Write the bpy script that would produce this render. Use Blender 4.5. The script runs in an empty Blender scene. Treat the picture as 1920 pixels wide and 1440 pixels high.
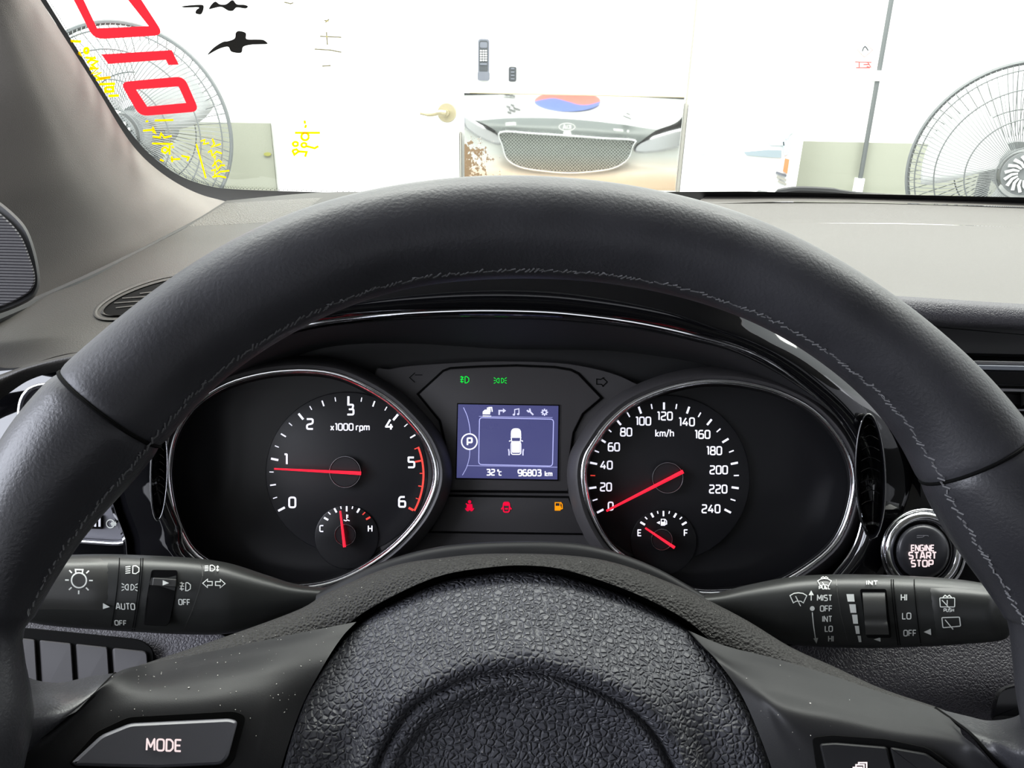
import bpy, bmesh, math, random
from mathutils import Vector, Matrix
random.seed(7)
C = bpy.context.scene.collection
SC = bpy.context.scene
# ------------------------------------------------------------------ camera
F = 1442.0
CAM = Vector((0, 0, 1.40))
PITCH, ROLL = math.radians(23), math.radians(1.2)
fwd = Vector((0, math.cos(PITCH), -math.sin(PITCH)))
right0 = Vector((1, 0, 0)); up0 = right0.cross(fwd)
# content turned clockwise in the picture = camera turned counter-clockwise
RT = right0 * math.cos(ROLL) + up0 * math.sin(ROLL)
UP = up0 * math.cos(ROLL) - right0 * math.sin(ROLL)
cd = bpy.data.cameras.new('camera'); cam = bpy.data.objects.new('camera', cd); C.objects.link(cam)
cd.sensor_fit = 'HORIZONTAL'; cd.sensor_width = 36; cd.lens = 36 * F / 1920; cd.clip_start = .01; cd.clip_end = 60
cam.matrix_world = Matrix((( RT.x, UP.x, -fwd.x, CAM.x), (RT.y, UP.y, -fwd.y, CAM.y), (RT.z, UP.z, -fwd.z, CAM.z), (0, 0, 0, 1)))
SC.camera = cam
# ------------------------------------------------------------------ light
SC.view_settings.view_transform = 'Standard'; SC.view_settings.look = 'None'
SC.view_settings.gamma = 1; SC.view_settings.use_curve_mapping = False
SC.view_settings.exposure = 0.0
SC.cycles.max_bounces = 8; SC.cycles.transparent_max_bounces = 16
W = bpy.data.worlds.new('daylight'); SC.world = W; W.use_nodes = True
bg = W.node_tree.nodes['Background']; bg.inputs[0].default_value = (.93, .96, 1, 1); bg.inputs[1].default_value = 2.1
def area(name, loc, tgt, sx, sy, watt, col=(1, 1, 1)):
    l = bpy.data.lights.new(name, 'AREA'); l.shape = 'RECTANGLE'; l.size = sx; l.size_y = sy; l.energy = watt; l.color = col
    o = bpy.data.objects.new(name, l); C.objects.link(o); o.location = loc
    o.rotation_euler = (Vector(tgt) - Vector(loc)).to_track_quat('-Z', 'Y').to_euler(); return o
area('wall_fill_light', (.6, 1.75, 3.3), (.6, 2.45, 0), 5.0, 1.2, 260, (1, .99, .95))  # added area lamp that brightens the front wall; no fitting is known
area('side_daylight', (-2.6, -.5, 2.3), (0, .3, 1.2), 2.2, 1.5, 130, (.88, .92, 1))
area('side_daylight', (4.2, -.9, 2.3), (.3, .4, 1.2), 2.5, 1.6, 25, (.9, .92, 1))

# ------------------------------------------------------------------ helpers
def P(px, py, d):
    return CAM + (fwd + RT * ((px - 960) / F) + UP * ((720 - py) / F)) * d
def ray(px, py):
    return fwd + RT * ((px - 960) / F) + UP * ((720 - py) / F)
def Y(px, py, y):                       # on the upright plane at distance y
    r = ray(px, py); return CAM + r * (y / r.y)
WS0, WSY, WSK = 1.25, .95, .7            # windscreen plane z = WS0 + (WSY-y)*WSK
def WSH(px, py, off=0):
    r = ray(px, py); t = (WS0 + WSY * WSK + off - CAM.z) / (r.z + WSK * r.y)
    return CAM + r * t
WL = {}
def world(o): return WL.get(o.name, Vector((0, 0, 0)))
def link(o, name_loc, parent):
    C.objects.link(o); WL[o.name] = Vector(name_loc)
    if parent is not None:
        o.parent = parent; o.location = Vector(name_loc) - world(parent)
    else: o.location = name_loc
    return o
def tag(o, label=None, cat=None, group=None, kind=None):
    if label: o['label'] = label
    if cat: o['category'] = cat
    if group: o['group'] = group
    if kind: o['kind'] = kind
    return o
def thing(name, label, cat, loc, group=None):
    o = bpy.data.objects.new(name, None); o.empty_display_size = .02
    link(o, Vector(loc), None); return tag(o, label, cat, group)
def mk(name, vs, fs, mat, parent=None, smooth=True, sharp=None):
    vs = [Vector(v) for v in vs]
    c = sum(vs, Vector()) / len(vs)
    me = bpy.data.meshes.new(name); me.from_pydata([v - c for v in vs], [], fs); me.validate()
    if mat: me.materials.append(mat)
    if smooth:
        me.polygons.foreach_set('use_smooth', [True] * len(me.polygons))
        if sharp: me.set_sharp_from_angle(angle=math.radians(sharp))
    me.update()
    o = bpy.data.objects.new(name, me); return link(o, c, parent)
class MB:
    def __init__(s): s.v = []; s.f = []
    def add(s, vs, fs):
        n = len(s.v); s.v += [Vector(v) for v in vs]; s.f += [tuple(i + n for i in f) for f in fs]
    def box(s, a, b):
        x0, y0, z0 = a; x1, y1, z1 = b
        s.add([(x0,y0,z0),(x1,y0,z0),(x1,y1,z0),(x0,y1,z0),(x0,y0,z1),(x1,y0,z1),(x1,y1,z1),(x0,y1,z1)],
              [(0,3,2,1),(4,5,6,7),(0,1,5,4),(1,2,6,5),(2,3,7,6),(3,0,4,7)])
    def tube(s, pts, r, n=8, closed=False, caps=True, squash=None):
        vs, fs = tube_geo(pts, r, n, closed, caps, squash); s.add(vs, fs)
    def build(s, name, mat, parent=None, smooth=True, sharp=35): return mk(name, s.v, s.f, mat, parent, smooth, sharp)
def tube_geo(pts, r, n=8, closed=False, caps=True, squash=None):
    pts = [Vector(p) for p in pts]; N = len(pts); vs = []; fs = []
    rr = r if isinstance(r, (list, tuple)) else [r] * N
    def tan(i):
        a = pts[(i - 1) % N] if (closed or i > 0) else pts[i]; b = pts[(i + 1) % N] if (closed or i < N - 1) else pts[i]
        t = b - a; return t.normalized() if t.length > 1e-9 else Vector((0, 0, 1))
    ref = squash[0] if squash else None; up = None
    for i in range(N):
        t = tan(i)
        if ref is not None: u = ref - t * ref.dot(t)
        else:
            if up is None: up = Vector((0, 0, 1)) if abs(t.z) < .9 else Vector((1, 0, 0))
            u = up - t * up.dot(t)
        u.normalize(); up = u; w = t.cross(u)
        k = squash[1] if squash else 1
        for j in range(n):
            a = 2 * math.pi * j / n
            vs.append(pts[i] + u * (math.cos(a) * rr[i] * k) + w * (math.sin(a) * rr[i]))
    M = N if closed else N - 1
    for i in range(M):
        for j in range(n):
            a = i * n + j; b = i * n + (j + 1) % n; c = ((i + 1) % N) * n + (j + 1) % n; d = ((i + 1) % N) * n + j
            fs.append((a, b, c, d))
    if caps and not closed:
        fs.append(tuple(range(n))[::-1]); fs.append(tuple((N - 1) * n + j for j in range(n)))
    return vs, fs
def cr(pts, n, closed=False):            # Catmull-Rom resampling, n points in all
    K = len(pts); dim = len(pts[0]); seg = K if closed else K - 1; out = []
    g = lambda i: pts[i % K] if closed else pts[max(0, min(K - 1, i))]
    def gg(i):
        if closed or 0 <= i < K: return g(i)
        if i < 0: return tuple(2 * a - b for a, b in zip(pts[0], pts[1]))
        return tuple(2 * a - b for a, b in zip(pts[-1], pts[-2]))
    tot = n if closed else n - 1
    for q in range(n):
        s = q * seg / tot; i = min(int(s), seg - 1); t = s - i
        p0, p1, p2, p3 = gg(i - 1), g(i), g(i + 1), gg(i + 2)
        out.append(tuple(.5 * (2 * p1[k] + (p2[k] - p0[k]) * t + (2 * p0[k] - 5 * p1[k] + 4 * p2[k] - p3[k]) * t * t
                   + (3 * p1[k] - p0[k] - 3 * p2[k] + p3[k]) * t ** 3) for k in range(dim)))
    return out
def loft(name, rows, mat, parent, n=40, m=40, thick=0, fn=P, closed=False):
    R = [cr(r, n, closed) for r in rows]
    cols = [cr([R[i][j] for i in range(len(R))], m) for j in range(n)]
    vs = [fn(*cols[j][i]) for i in range(m) for j in range(n)]
    J = n if closed else n - 1
    fs = [(i * n + j, i * n + (j + 1) % n, (i + 1) * n + (j + 1) % n, (i + 1) * n + j) for i in range(m - 1) for j in range(J)]
    if thick:
        # a back skin pushed away from the viewer plus a rim, so the shell has real thickness
        k = len(vs); vs += [v + (v - CAM).normalized() * thick for v in vs]
        fs += [tuple(reversed([a + k for a in f])) for f in fs]
        if not closed:
            bd = [j for j in range(n)] + [i * n + n - 1 for i in range(1, m)] + [(m - 1) * n + j for j in range(n - 2, -1, -1)] + [i * n for i in range(m - 2, 0, -1)]
            fs += [(bd[q], bd[(q + 1) % len(bd)], bd[(q + 1) % len(bd)] + k, bd[q] + k) for q in range(len(bd))]
        else:
            for base in (0, (m - 1) * n):
                fs += [(base + j, base + (j + 1) % n, base + (j + 1) % n + k, base + j + k) for j in range(n)]
    return mk(name, vs, fs, mat, parent, True, 50)
def rnd(pts, r, closed=True, k=4):       # round the corners of a 2-D polyline
    out = []; N = len(pts)
    for i, p in enumerate(pts):
        if not closed and i in (0, N - 1): out.append(tuple(p)); continue
        a = Vector(pts[i - 1][:2]); b = Vector(p[:2]); c = Vector(pts[(i + 1) % N][:2])
        d1 = (a - b); d2 = (c - b); q = min(r, d1.length * .45, d2.length * .45)
        if q < 1e-6: out.append(tuple(b)); continue
        s = b + d1.normalized() * q; e = b + d2.normalized() * q
        for t in range(k + 1):
            t /= k; out.append(tuple(s * (1 - t) ** 2 + b * 2 * t * (1 - t) + e * t * t))
    return out
def offs(pts, o):                        # push a closed 2-D outline inwards by o
    A = sum(pts[i][0] * pts[(i + 1) % len(pts)][1] - pts[(i + 1) % len(pts)][0] * pts[i][1] for i in range(len(pts)))
    s = 1 if A > 0 else -1; out = []
    for i, p in enumerate(pts):
        a = Vector(pts[i - 1]); b = Vector(p); c = Vector(pts[(i + 1) % len(pts)])
        n1 = Vector((-(b - a).y, (b - a).x)); n2 = Vector((-(c - b).y, (c - b).x))
        if n1.length < 1e-9: n1 = n2
        if n2.length < 1e-9: n2 = n1
        n = (n1.normalized() + n2.normalized())
        n = n.normalized() * min(1.5, 1 / max(.4, n.length / 2)) if n.length > 1e-6 else n1.normalized()
        out.append((b.x + n.x * o * s, b.y + n.y * o * s))
    return out
def call(d, x, y): return d(x, y) if callable(d) else d
def slab(name, pts, d, thick, mat, parent, bev=2, bd=None, fn=P, recess=0):
    """plate with outline pts (pixels) at depth d; bevelled edge; thick metres deep"""
    n = len(pts); ins = offs(pts, bev); mid = offs(pts, bev * .3); bd = bd if bd is not None else thick * .3
    vs = [fn(x, y, call(d, x, y) + thick) for x, y in pts] + [fn(x, y, call(d, x, y) + bd) for x, y in pts] + \
         [fn(x, y, call(d, x, y) + bd * .3) for x, y in mid] + [fn(x, y, call(d, x, y)) for x, y in ins]
    fs = [(k * n + i, k * n + (i + 1) % n, (k + 1) * n + (i + 1) % n, (k + 1) * n + i) for k in range(3) for i in range(n)]
    fs.append(tuple(3 * n + i for i in range(n))); fs.append(tuple(range(n))[::-1])
    return mk(name, vs, fs, mat, parent, True, 30)
def frame(name, outer, inner, d0, d1, thick, mat, parent, fn=P):
    """ring between two outlines with the same number of points, rounded front"""
    n = len(outer); vs = []
    L = [(0, d0 + thick), (0, d0), (.25, None), (.5, None), (.75, None), (1, d1), (1, d1 + thick)]
    for t, dd in L:
        for a, b in zip(outer, inner):
            x = a[0] + (b[0] - a[0]) * t; y = a[1] + (b[1] - a[1]) * t
            q = dd if dd is not None else d0 + (d1 - d0) * t - thick * .35 * math.sin(math.pi * t)
            vs.append(fn(x, y, q))
    m = len(L)
    fs = [(k * n + i, k * n + (i + 1) % n, ((k + 1) % m) * n + (i + 1) % n, ((k + 1) % m) * n + i) for k in range(m) for i in range(n)]
    return mk(name, vs, fs, mat, parent, True, 60)
def ell(cx, cy, rx, ry, n=48, rot=0, a0=0, a1=2 * math.pi):
    out = []
    full = abs(a1 - a0 - 2 * math.pi) < 1e-6
    for i in range(n):
        a = a0 + (a1 - a0) * i / (n if full else n - 1); x = rx * math.cos(a); y = ry * math.sin(a)
        out.append((cx + x * math.cos(rot) - y * math.sin(rot), cy + x * math.sin(rot) + y * math.cos(rot)))
    return out
from mathutils.bvhtree import BVHTree
def surf(*objs, default=.5):
    vs, fs = [], []
    for o in objs:
        k = len(vs); w = world(o); vs += [v.co + w for v in o.data.vertices]; fs += [tuple(i + k for i in p.vertices) for p in o.data.polygons]
    T = BVHTree.FromPolygons(vs, fs)
    def f(px, py):
        r = ray(px, py); h = T.ray_cast(CAM, r.normalized())
        return (h[0] - CAM).dot(fwd) if h[0] is not None else default
    return f
# ---- print: strokes and fills laid on a surface
def dense(pl, step=10):
    out = [pl[0]]
    for a, b in zip(pl, pl[1:]):
        L = math.dist(a, b); k = max(1, int(L / step))
        for i in range(1, k + 1): out.append((a[0] + (b[0] - a[0]) * i / k, a[1] + (b[1] - a[1]) * i / k))
    return out
def stroke_geo(mb, pl, w, d, closed=False, fn=P, eps=.00025, step=10):
    pl = [tuple(p[:2]) for p in pl]
    if closed: pl = dense(pl + [pl[0]], step)[:-1]
    else: pl = dense(pl, step)
    n = len(pl); vs = []
    for i, p in enumerate(pl):
        a = pl[i - 1] if (closed or i > 0) else p; c = pl[(i + 1) % n] if (closed or i < n - 1) else p
        d1 = Vector((p[0] - a[0], p[1] - a[1])); d2 = Vector((c[0] - p[0], c[1] - p[1]))
        if d1.length < 1e-9: d1 = d2
        if d2.length < 1e-9: d2 = d1
        if d1.length < 1e-9: d1 = d2 = Vector((1, 0))
        d1.normalize(); d2.normalize(); t = d1 + d2
        t = t.normalized() if t.length > .2 else d1
        m = min(1.6, 1 / max(.3, t.dot(d1))); nx, ny = -t.y * w / 2 * m, t.x * w / 2 * m
        for s in (1, -1):
            x, y = p[0] + nx * s, p[1] + ny * s; vs.append(fn(x, y, call(d, x, y) - eps))
    M = n if closed else n - 1
    mb.add(vs, [(2 * i, 2 * ((i + 1) % n), 2 * ((i + 1) % n) + 1, 2 * i + 1) for i in range(M)])
def fill_geo(mb, pl, d, fn=P, eps=.00025):
    mb.add([fn(x, y, call(d, x, y) - eps) for x, y in pl], [tuple(range(len(pl)))])
G = {}
def g(ch, w, *s): G[ch] = (w, s)
w_ = .6
g('0', w_, ([(0,0),(w_,0),(w_,1),(0,1)], 1, .22)); g('1', .26, ([(0,1),(.22,1),(.22,0)], 0, .05))
g('2', w_, ([(0,1),(.58,1),(.58,.56),(.02,.42),(.02,0),(.6,0)], 0, .16)); g('3', w_, ([(0,1),(.58,1),(.5,.53),(.15,.53)], 0, .14), ([(.45,.53),(.6,.5),(.6,0),(0,0)], 0, .16))
g('4', .66, ([(.42,1),(0,.28),(.66,.28)], 0, .02), ([(.48,.55),(.48,0)], 0, 0)); g('5', w_, ([(.56,1),(.04,1),(.04,.56)], 0, .02), ([(.01,.56),(.6,.56),(.6,0),(0,0)], 0, .16))
g('6', w_, ([(.55,1),(.12,1),(0,.8),(0,0),(.6,0),(.6,.56),(.02,.56)], 0, .16)); g('8', w_, ([(0,0),(w_,0),(w_,.52),(0,.52)], 1, .18), ([(.04,.52),(.56,.52),(.56,1),(.04,1)], 1, .16))
g('9', w_, ([(.05,0),(.5,0),(.6,.2),(.6,1),(0,1),(0,.44),(.58,.44)], 0, .16))
g('A', .66, ([(0,0),(.24,1),(.42,1),(.66,0)], 0, .03), ([(.1,.3),(.56,.3)], 0, 0)); g('C', .55, ([(.55,1),(0,1),(0,0),(.55,0)], 0, .2))
g('D', .6, ([(0,0),(.36,0),(.6,.24),(.6,.76),(.36,1),(0,1)], 1, .05)); g('E', .5, ([(.52,1),(0,1),(0,0),(.52,0)], 0, .06), ([(0,.5),(.46,.5)], 0, 0))
g('F', .5, ([(.52,1),(0,1),(0,0)], 0, .06), ([(0,.48),(.46,.48)], 0, 0)); g('G', .6, ([(.58,1),(0,1),(0,0),(.6,0),(.6,.5),(.3,.5)], 0, .16))
g('H', .58, ([(0,1),(0,0)], 0, 0), ([(.58,1),(.58,0)], 0, 0), ([(0,.5),(.58,.5)], 0, 0)); g('I', .05, ([(.02,1),(.02,0)], 0, 0))
g('K', .56, ([(0,1),(0,0)], 0, 0), ([(.54,1),(.05,.5),(.56,0)], 0, .02)); g('L', .45, ([(0,1),(0,0),(.48,0)], 0, .08))
g('M', .74, ([(0,0),(.03,1),(.37,.3),(.71,1),(.74,0)], 0, .02)); g('N', .58, ([(0,0),(0,1),(.58,0),(.58,1)], 0, .02))
g('O', .64, ([(0,0),(.64,0),(.64,1),(0,1)], 1, .24)); g('P', .56, ([(0,0),(0,1),(.58,1),(.58,.38),(0,.38)], 0, .14))
g('R', .58, ([(0,0),(0,1),(.58,1),(.58,.42),(.02,.42)], 0, .14), ([(.3,.42),(.6,0)], 0, 0)); g('S', .56, ([(.56,1),(0,1),(0,.52),(.56,.48),(.56,0),(0,0)], 0, .16))
g('T', .56, ([(0,1),(.56,1)], 0, 0), ([(.28,1),(.28,0)], 0, 0)); g('U', .58, ([(0,1),(0,0),(.58,0),(.58,1)], 0, .2))
g('x', .45, ([(0,.65),(.45,0)], 0, 0), ([(.45,.65),(0,0)], 0, 0)); g('r', .3, ([(0,0),(0,.65),(.34,.65)], 0, .12))
g('p', .46, ([(0,-.28),(0,.65),(.46,.65),(.46,0),(0,0)], 0, .14)); g('m', .75, ([(0,0),(0,.65),(.38,.65),(.38,0)], 0, .12), ([(.38,.6),(.76,.65),(.76,0)], 0, .12))
g('k', .42, ([(0,1),(0,0)], 0, 0), ([(.42,.66),(.05,.3),(.42,0)], 0, 0)); g('h', .44, ([(0,1),(0,0)], 0, 0), ([(0,.65),(.46,.65),(.46,0)], 0, .14))
g('/', .36, ([(0,-.08),(.36,1.05)], 0, 0)); g('c', .42, ([(.44,.65),(0,.65),(0,0),(.44,0)], 0, .14)); g('°', .2, ([(0,.75),(.2,.75),(.2,1),(0,1)], 1, .08)); g(' ', .3)
def text_geo(mb, s, cx, cy, h, sw, d, gap=.26, rot=0, xs=1, fn=P, skew=0, mirror=False):
    tot = sum(G[c][0] for c in s) + gap * (len(s) - 1); x = -tot / 2
    for c in s:
        w, st = G[c]
        for pts, cl, r in st:
            q = rnd(pts, r, bool(cl), 4) if r else pts
            o = []
            for a, b in q:
                u = (x + a + skew * (b - .5)) * h * xs * (-1 if mirror else 1); v = -(b - .5) * h
                o.append((cx + u * math.cos(rot) - v * math.sin(rot), cy + u * math.sin(rot) + v * math.cos(rot)))
            stroke_geo(mb, o, sw, d, bool(cl), fn)
        x += w + gap
def text(name, s, cx, cy, h, sw, d, mat, parent, **k):
    mb = MB(); text_geo(mb, s, cx, cy, h, sw, d, **k); return mb.build(name, mat, parent, smooth=False)
def icon(name, lines, cx, cy, s, sw, d, mat, parent, fills=(), fn=P, rot=0):
    mb = MB(); ca, sa = math.cos(rot), math.sin(rot)
    T = lambda pl: [(cx + (x * ca - y * sa) * s, cy + (x * sa + y * ca) * s) for x, y in pl]
    for l in lines:
        cl = l[0] == 'c'; stroke_geo(mb, T(l[1:] if cl else l), sw, d, cl, fn)
    for f in fills: fill_geo(mb, T(f), d, fn)
    return mb.build(name, mat, parent, smooth=False)

# ------------------------------------------------------------------ materials
def mat(name, col, rough=.5, metal=0, spec=.5, bump=None, vary=None, emit=None, coat=0, sheen=0, aniso=0):
    m = bpy.data.materials.new(name); m.use_nodes = True; nt = m.node_tree; N = nt.nodes; L = nt.links
    b = N['Principled BSDF']; b.inputs['Base Color'].default_value = (*col, 1)
    b.inputs['Roughness'].default_value = rough; b.inputs['Metallic'].default_value = metal
    b.inputs['Specular IOR Level'].default_value = spec; b.inputs['Coat Weight'].default_value = coat
    b.inputs['Sheen Weight'].default_value = sheen
    tc = N.new('ShaderNodeTexCoord')
    if vary:                                     # (scale, amount)
        nz = N.new('ShaderNodeTexNoise'); nz.inputs['Scale'].default_value = vary[0]; nz.inputs['Detail'].default_value = 4
        L.new(tc.outputs['Object'], nz.inputs['Vector'])
        r = N.new('ShaderNodeMapRange'); r.inputs[1].default_value = .3; r.inputs[2].default_value = .7
        r.inputs[3].default_value = 1 - vary[1]; r.inputs[4].default_value = 1 + vary[1]; L.new(nz.outputs[0], r.inputs[0])
        mx = N.new('ShaderNodeVectorMath'); mx.operation = 'SCALE'; mx.inputs[0].default_value = col; L.new(r.outputs[0], mx.inputs['Scale'])
        L.new(mx.outputs[0], b.inputs['Base Color'])
        r2 = N.new('ShaderNodeMapRange'); r2.inputs[1].default_value = .3; r2.inputs[2].default_value = .7
        r2.inputs[3].default_value = rough * .85; r2.inputs[4].default_value = min(1, rough * 1.15); L.new(nz.outputs[0], r2.inputs[0]); L.new(r2.outputs[0], b.inputs['Roughness'])
    if bump:                                     # (kind, scale, strength, distance)
        kind, sc, st, di = bump
        if kind == 'noise':
            t = N.new('ShaderNodeTexNoise'); t.inputs['Scale'].default_value = sc; t.inputs['Detail'].default_value = 3; out = t.outputs[0]
        elif kind == 'wave':
            t = N.new('ShaderNodeTexWave'); t.inputs['Scale'].default_value = sc; t.bands_direction = 'Z'; out = t.outputs['Fac']
        else:
            t = N.new('ShaderNodeTexVoronoi'); t.feature = 'DISTANCE_TO_EDGE' if kind == 'leather' else 'F1'; t.inputs['Scale'].default_value = sc; out = t.outputs['Distance']
        v = tc.outputs['Object']
        if kind in ('leather', 'grain'):
            n2 = N.new('ShaderNodeTexNoise'); n2.inputs['Scale'].default_value = sc * .6; n2.inputs['Detail'].default_value = 2; L.new(tc.outputs['Object'], n2.inputs['Vector'])
            ad = N.new('ShaderNodeVectorMath'); ad.operation = 'MULTIPLY_ADD'; L.new(n2.outputs['Color'], ad.inputs[0])
            ad.inputs[1].default_value = (.9 / sc,) * 3; L.new(tc.outputs['Object'], ad.inputs[2]); v = ad.outputs[0]
        L.new(v, t.inputs['Vector'])
        if kind == 'leather':
            mr = N.new('ShaderNodeMapRange'); mr.interpolation_type = 'SMOOTHSTEP'; mr.inputs[1].default_value = 0; mr.inputs[2].default_value = .26; L.new(out, mr.inputs[0]); out = mr.outputs[0]
        bp = N.new('ShaderNodeBump'); bp.inputs['Strength'].default_value = st; bp.inputs['Distance'].default_value = di
        L.new(out, bp.inputs['Height']); L.new(bp.outputs[0], b.inputs['Normal'])
    if emit:
        b.inputs['Emission Color'].default_value = (*emit[0], 1); b.inputs['Emission Strength'].default_value = emit[1]
    return m
M = {}
M['rim'] = mat('rim_leather', (.038, .038, .043), .44, spec=.42, bump=('noise', 900, .35, .0004), vary=(25, .3))
M['rim2'] = mat('rim_leather_lower', (.030, .030, .034), .34, bump=('noise', 1100, .3, .0004), vary=(20, .2))
M['pad'] = mat('airbag_leather', (.060, .061, .070), .46, spec=.4, bump=('leather', 440, 1.0, .0008))
M['grain'] = mat('grained_plastic', (.024, .023, .022), .6, spec=.25, bump=('grain', 900, .9, .0006))
M['bezel'] = mat('satin_plastic', (.016, .016, .017), .42, spec=.18, bump=('noise', 2500, .12, .0002), vary=(30, .1))
M['dash'] = mat('dash_plastic', (.083, .076, .068), .55, bump=('grain', 1100, .35, .0004))
M['dashband'] = mat('dash_leather_grain', (.044, .041, .049), .5, bump=('leather', 520, .55, .0005))
M['dashshade'] = mat('dash_plastic_shaded', (.034, .031, .027), .55, bump=('grain', 1000, .4, .0004))  # darker copy of the dash plastic, left-side shade put into the colour
M['black'] = mat('matte_black', (.010, .010, .011), .55)
M['blacksoft'] = mat('soft_black', (.022, .022, .024), .6, bump=('noise', 1500, .2, .0003))
M['char'] = mat('charcoal_panel', (.055, .052, .054), .55, bump=('noise', 2000, .15, .0002))
M['gloss'] = mat('piano_black', (.004, .004, .005), .05, coat=.3)
M['chrome'] = mat('chrome', (.93, .93, .95), .10, metal=1)
M['satin'] = mat('satin_chrome', (.55, .55, .58), .25, metal=1)
M['gap'] = mat('gap_black', (.003, .003, .003), .8, spec=.08)
M['switch'] = mat('switch_panel_grey', (.13, .13, .15), .42, metal=.2)
M['dial'] = mat('dial_black', (.011, .011, .013), .38)
M['dial2'] = mat('dial_inner', (.016, .016, .019), .42)
M['white'] = mat('print_white', (.75, .77, .72), .5)
M['lit'] = mat('backlit_white', (.8, .8, .8), .5, emit=((.86, .87, 1), 1.0))
M['litdim'] = mat('backlit_icon', (.6, .6, .7), .5, emit=((.62, .62, .85), .75))
M['litred'] = mat('backlit_red', (.6, .05, .04), .5, emit=((1, .07, .05), .75))
M['needle'] = mat('needle_red', (.8, .02, .03), .4, emit=((1, .012, .035), 1.6))
M['green'] = mat('tell_tale_green', (0, .3, .02), .5, emit=((.0, .85, .06), .9))
M['amber'] = mat('tell_tale_amber', (.4, .15, 0), .5, emit=((1, .33, 0), .9))
M['red'] = mat('tell_tale_red', (.4, 0, .02), .5, emit=((.9, .0, .05), .8))
M['start'] = mat('start_lettering', (.7, .6, .6), .5, emit=((1, .8, .8), .75))
M['lcd'] = mat('display_blue', (.03, .03, .05), .3, vary=(30, .1), emit=((.062, .066, .20), 1.0))
M['lcdsoft'] = mat('display_line', (.3, .3, .5), .3, emit=((.40, .42, .78), 1.0))
M['pillar'] = mat('pillar_fabric', (.20, .183, .168), .85, sheen=.2, bump=('grain', 1500, .4, .0004))
M['ribbed'] = mat('ribbed_grille', (.045, .042, .048), .55, bump=('wave', 190, .8, .0008))
M['sail'] = mat('door_trim_dark', (.03, .03, .032), .6)
M['thread'] = mat('stitch_thread', (.15, .15, .155), .8)
M['wall'] = mat('white_paint', (.86, .87, .85), .7, vary=(2, .02))
M['dado'] = mat('dado_paint', (.30, .31, .25), .6, vary=(1.5, .05))
M['doorw'] = mat('door_paint', (.87, .87, .84), .45)
M['gline'] = mat('joint_grey', (.28, .27, .24), .7)
M['cream'] = mat('cream_metal', (.42, .37, .24), .35, metal=.5)
M['fan'] = mat('fan_grey', (.16, .17, .17), .5)
M['fanw'] = mat('fan_wire', (.13, .14, .14), .45)
M['fanb'] = mat('fan_blade', (.62, .63, .62), .5)
M['pole'] = mat('conduit_grey', (.10, .11, .11), .5)
M['redv'] = mat('red_vinyl', (.80, .012, .02), .5, emit=None)
M['blkink'] = mat('black_paint', (.012, .011, .012), .5)
M['yel'] = mat('yellow_marker', (.85, .58, .0), .6)
M['blue'] = mat('pale_blue', (.15, .2, .26), .4)
M['orange'] = mat('orange_lens', (.75, .2, .08), .3)
M['bluef'] = mat('flag_blue', (.06, .10, .34), .4)
M['redf'] = mat('flag_red', (.5, .10, .07), .4)
M['ink'] = mat('flag_black', (.04, .04, .04), .5)
M['carw'] = mat('car_white', (.8, .8, .79), .25, coat=.5)
M['carb'] = mat('car_nose_dark', (.11, .12, .12), .4)
M['tile'] = mat('garage_floor', (.38, .38, .36), .5, vary=(3, .1))
M['dot'] = mat('frit_black', (.006, .006, .006), .6)
M['rubber'] = mat('rubber', (.012, .012, .013), .6)
M['rplastic'] = mat('remote_grey', (.13, .14, .165), .5)
M['rdark'] = mat('remote_dark', (.05, .055, .06), .5)
M['carpet'] = mat('carpet_black', (.02, .02, .02), .9)
M['head'] = mat('headliner', (.5, .49, .46), .9)
def glass_mat():
    m = bpy.data.materials.new('windscreen_glass'); m.use_nodes = True; nt = m.node_tree; N = nt.nodes; L = nt.links
    N.remove(N['Principled BSDF']); t = N.new('ShaderNodeBsdfTransparent'); t.inputs[0].default_value = (.93, .96, .925, 1)
    gl = N.new('ShaderNodeBsdfGlossy'); gl.inputs['Roughness'].default_value = .01; fr = N.new('ShaderNodeFresnel'); fr.inputs[0].default_value = 1.35
    mx = N.new('ShaderNodeMixShader'); L.new(fr.outputs[0], mx.inputs[0]); L.new(t.outputs[0], mx.inputs[1]); L.new(gl.outputs[0], mx.inputs[2])
    L.new(mx.outputs[0], N['Material Output'].inputs[0]); return m
M['glass'] = glass_mat()
def vinyl(name, col):
    m = bpy.data.materials.new(name); m.use_nodes = True; nt = m.node_tree; N = nt.nodes; L = nt.links
    N.remove(N['Principled BSDF']); a = N.new('ShaderNodeBsdfTranslucent'); a.inputs[0].default_value = (*col, 1)
    b = N.new('ShaderNodeBsdfDiffuse'); b.inputs[0].default_value = (*col, 1); mx = N.new('ShaderNodeMixShader'); mx.inputs[0].default_value = .3
    L.new(a.outputs[0], mx.inputs[1]); L.new(b.outputs[0], mx.inputs[2]); L.new(mx.outputs[0], N['Material Output'].inputs[0]); return m
M['redv'] = vinyl('red_vinyl', (.62, .012, .02)); M['yel'] = vinyl('yellow_marker', (.58, .34, .0))
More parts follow.
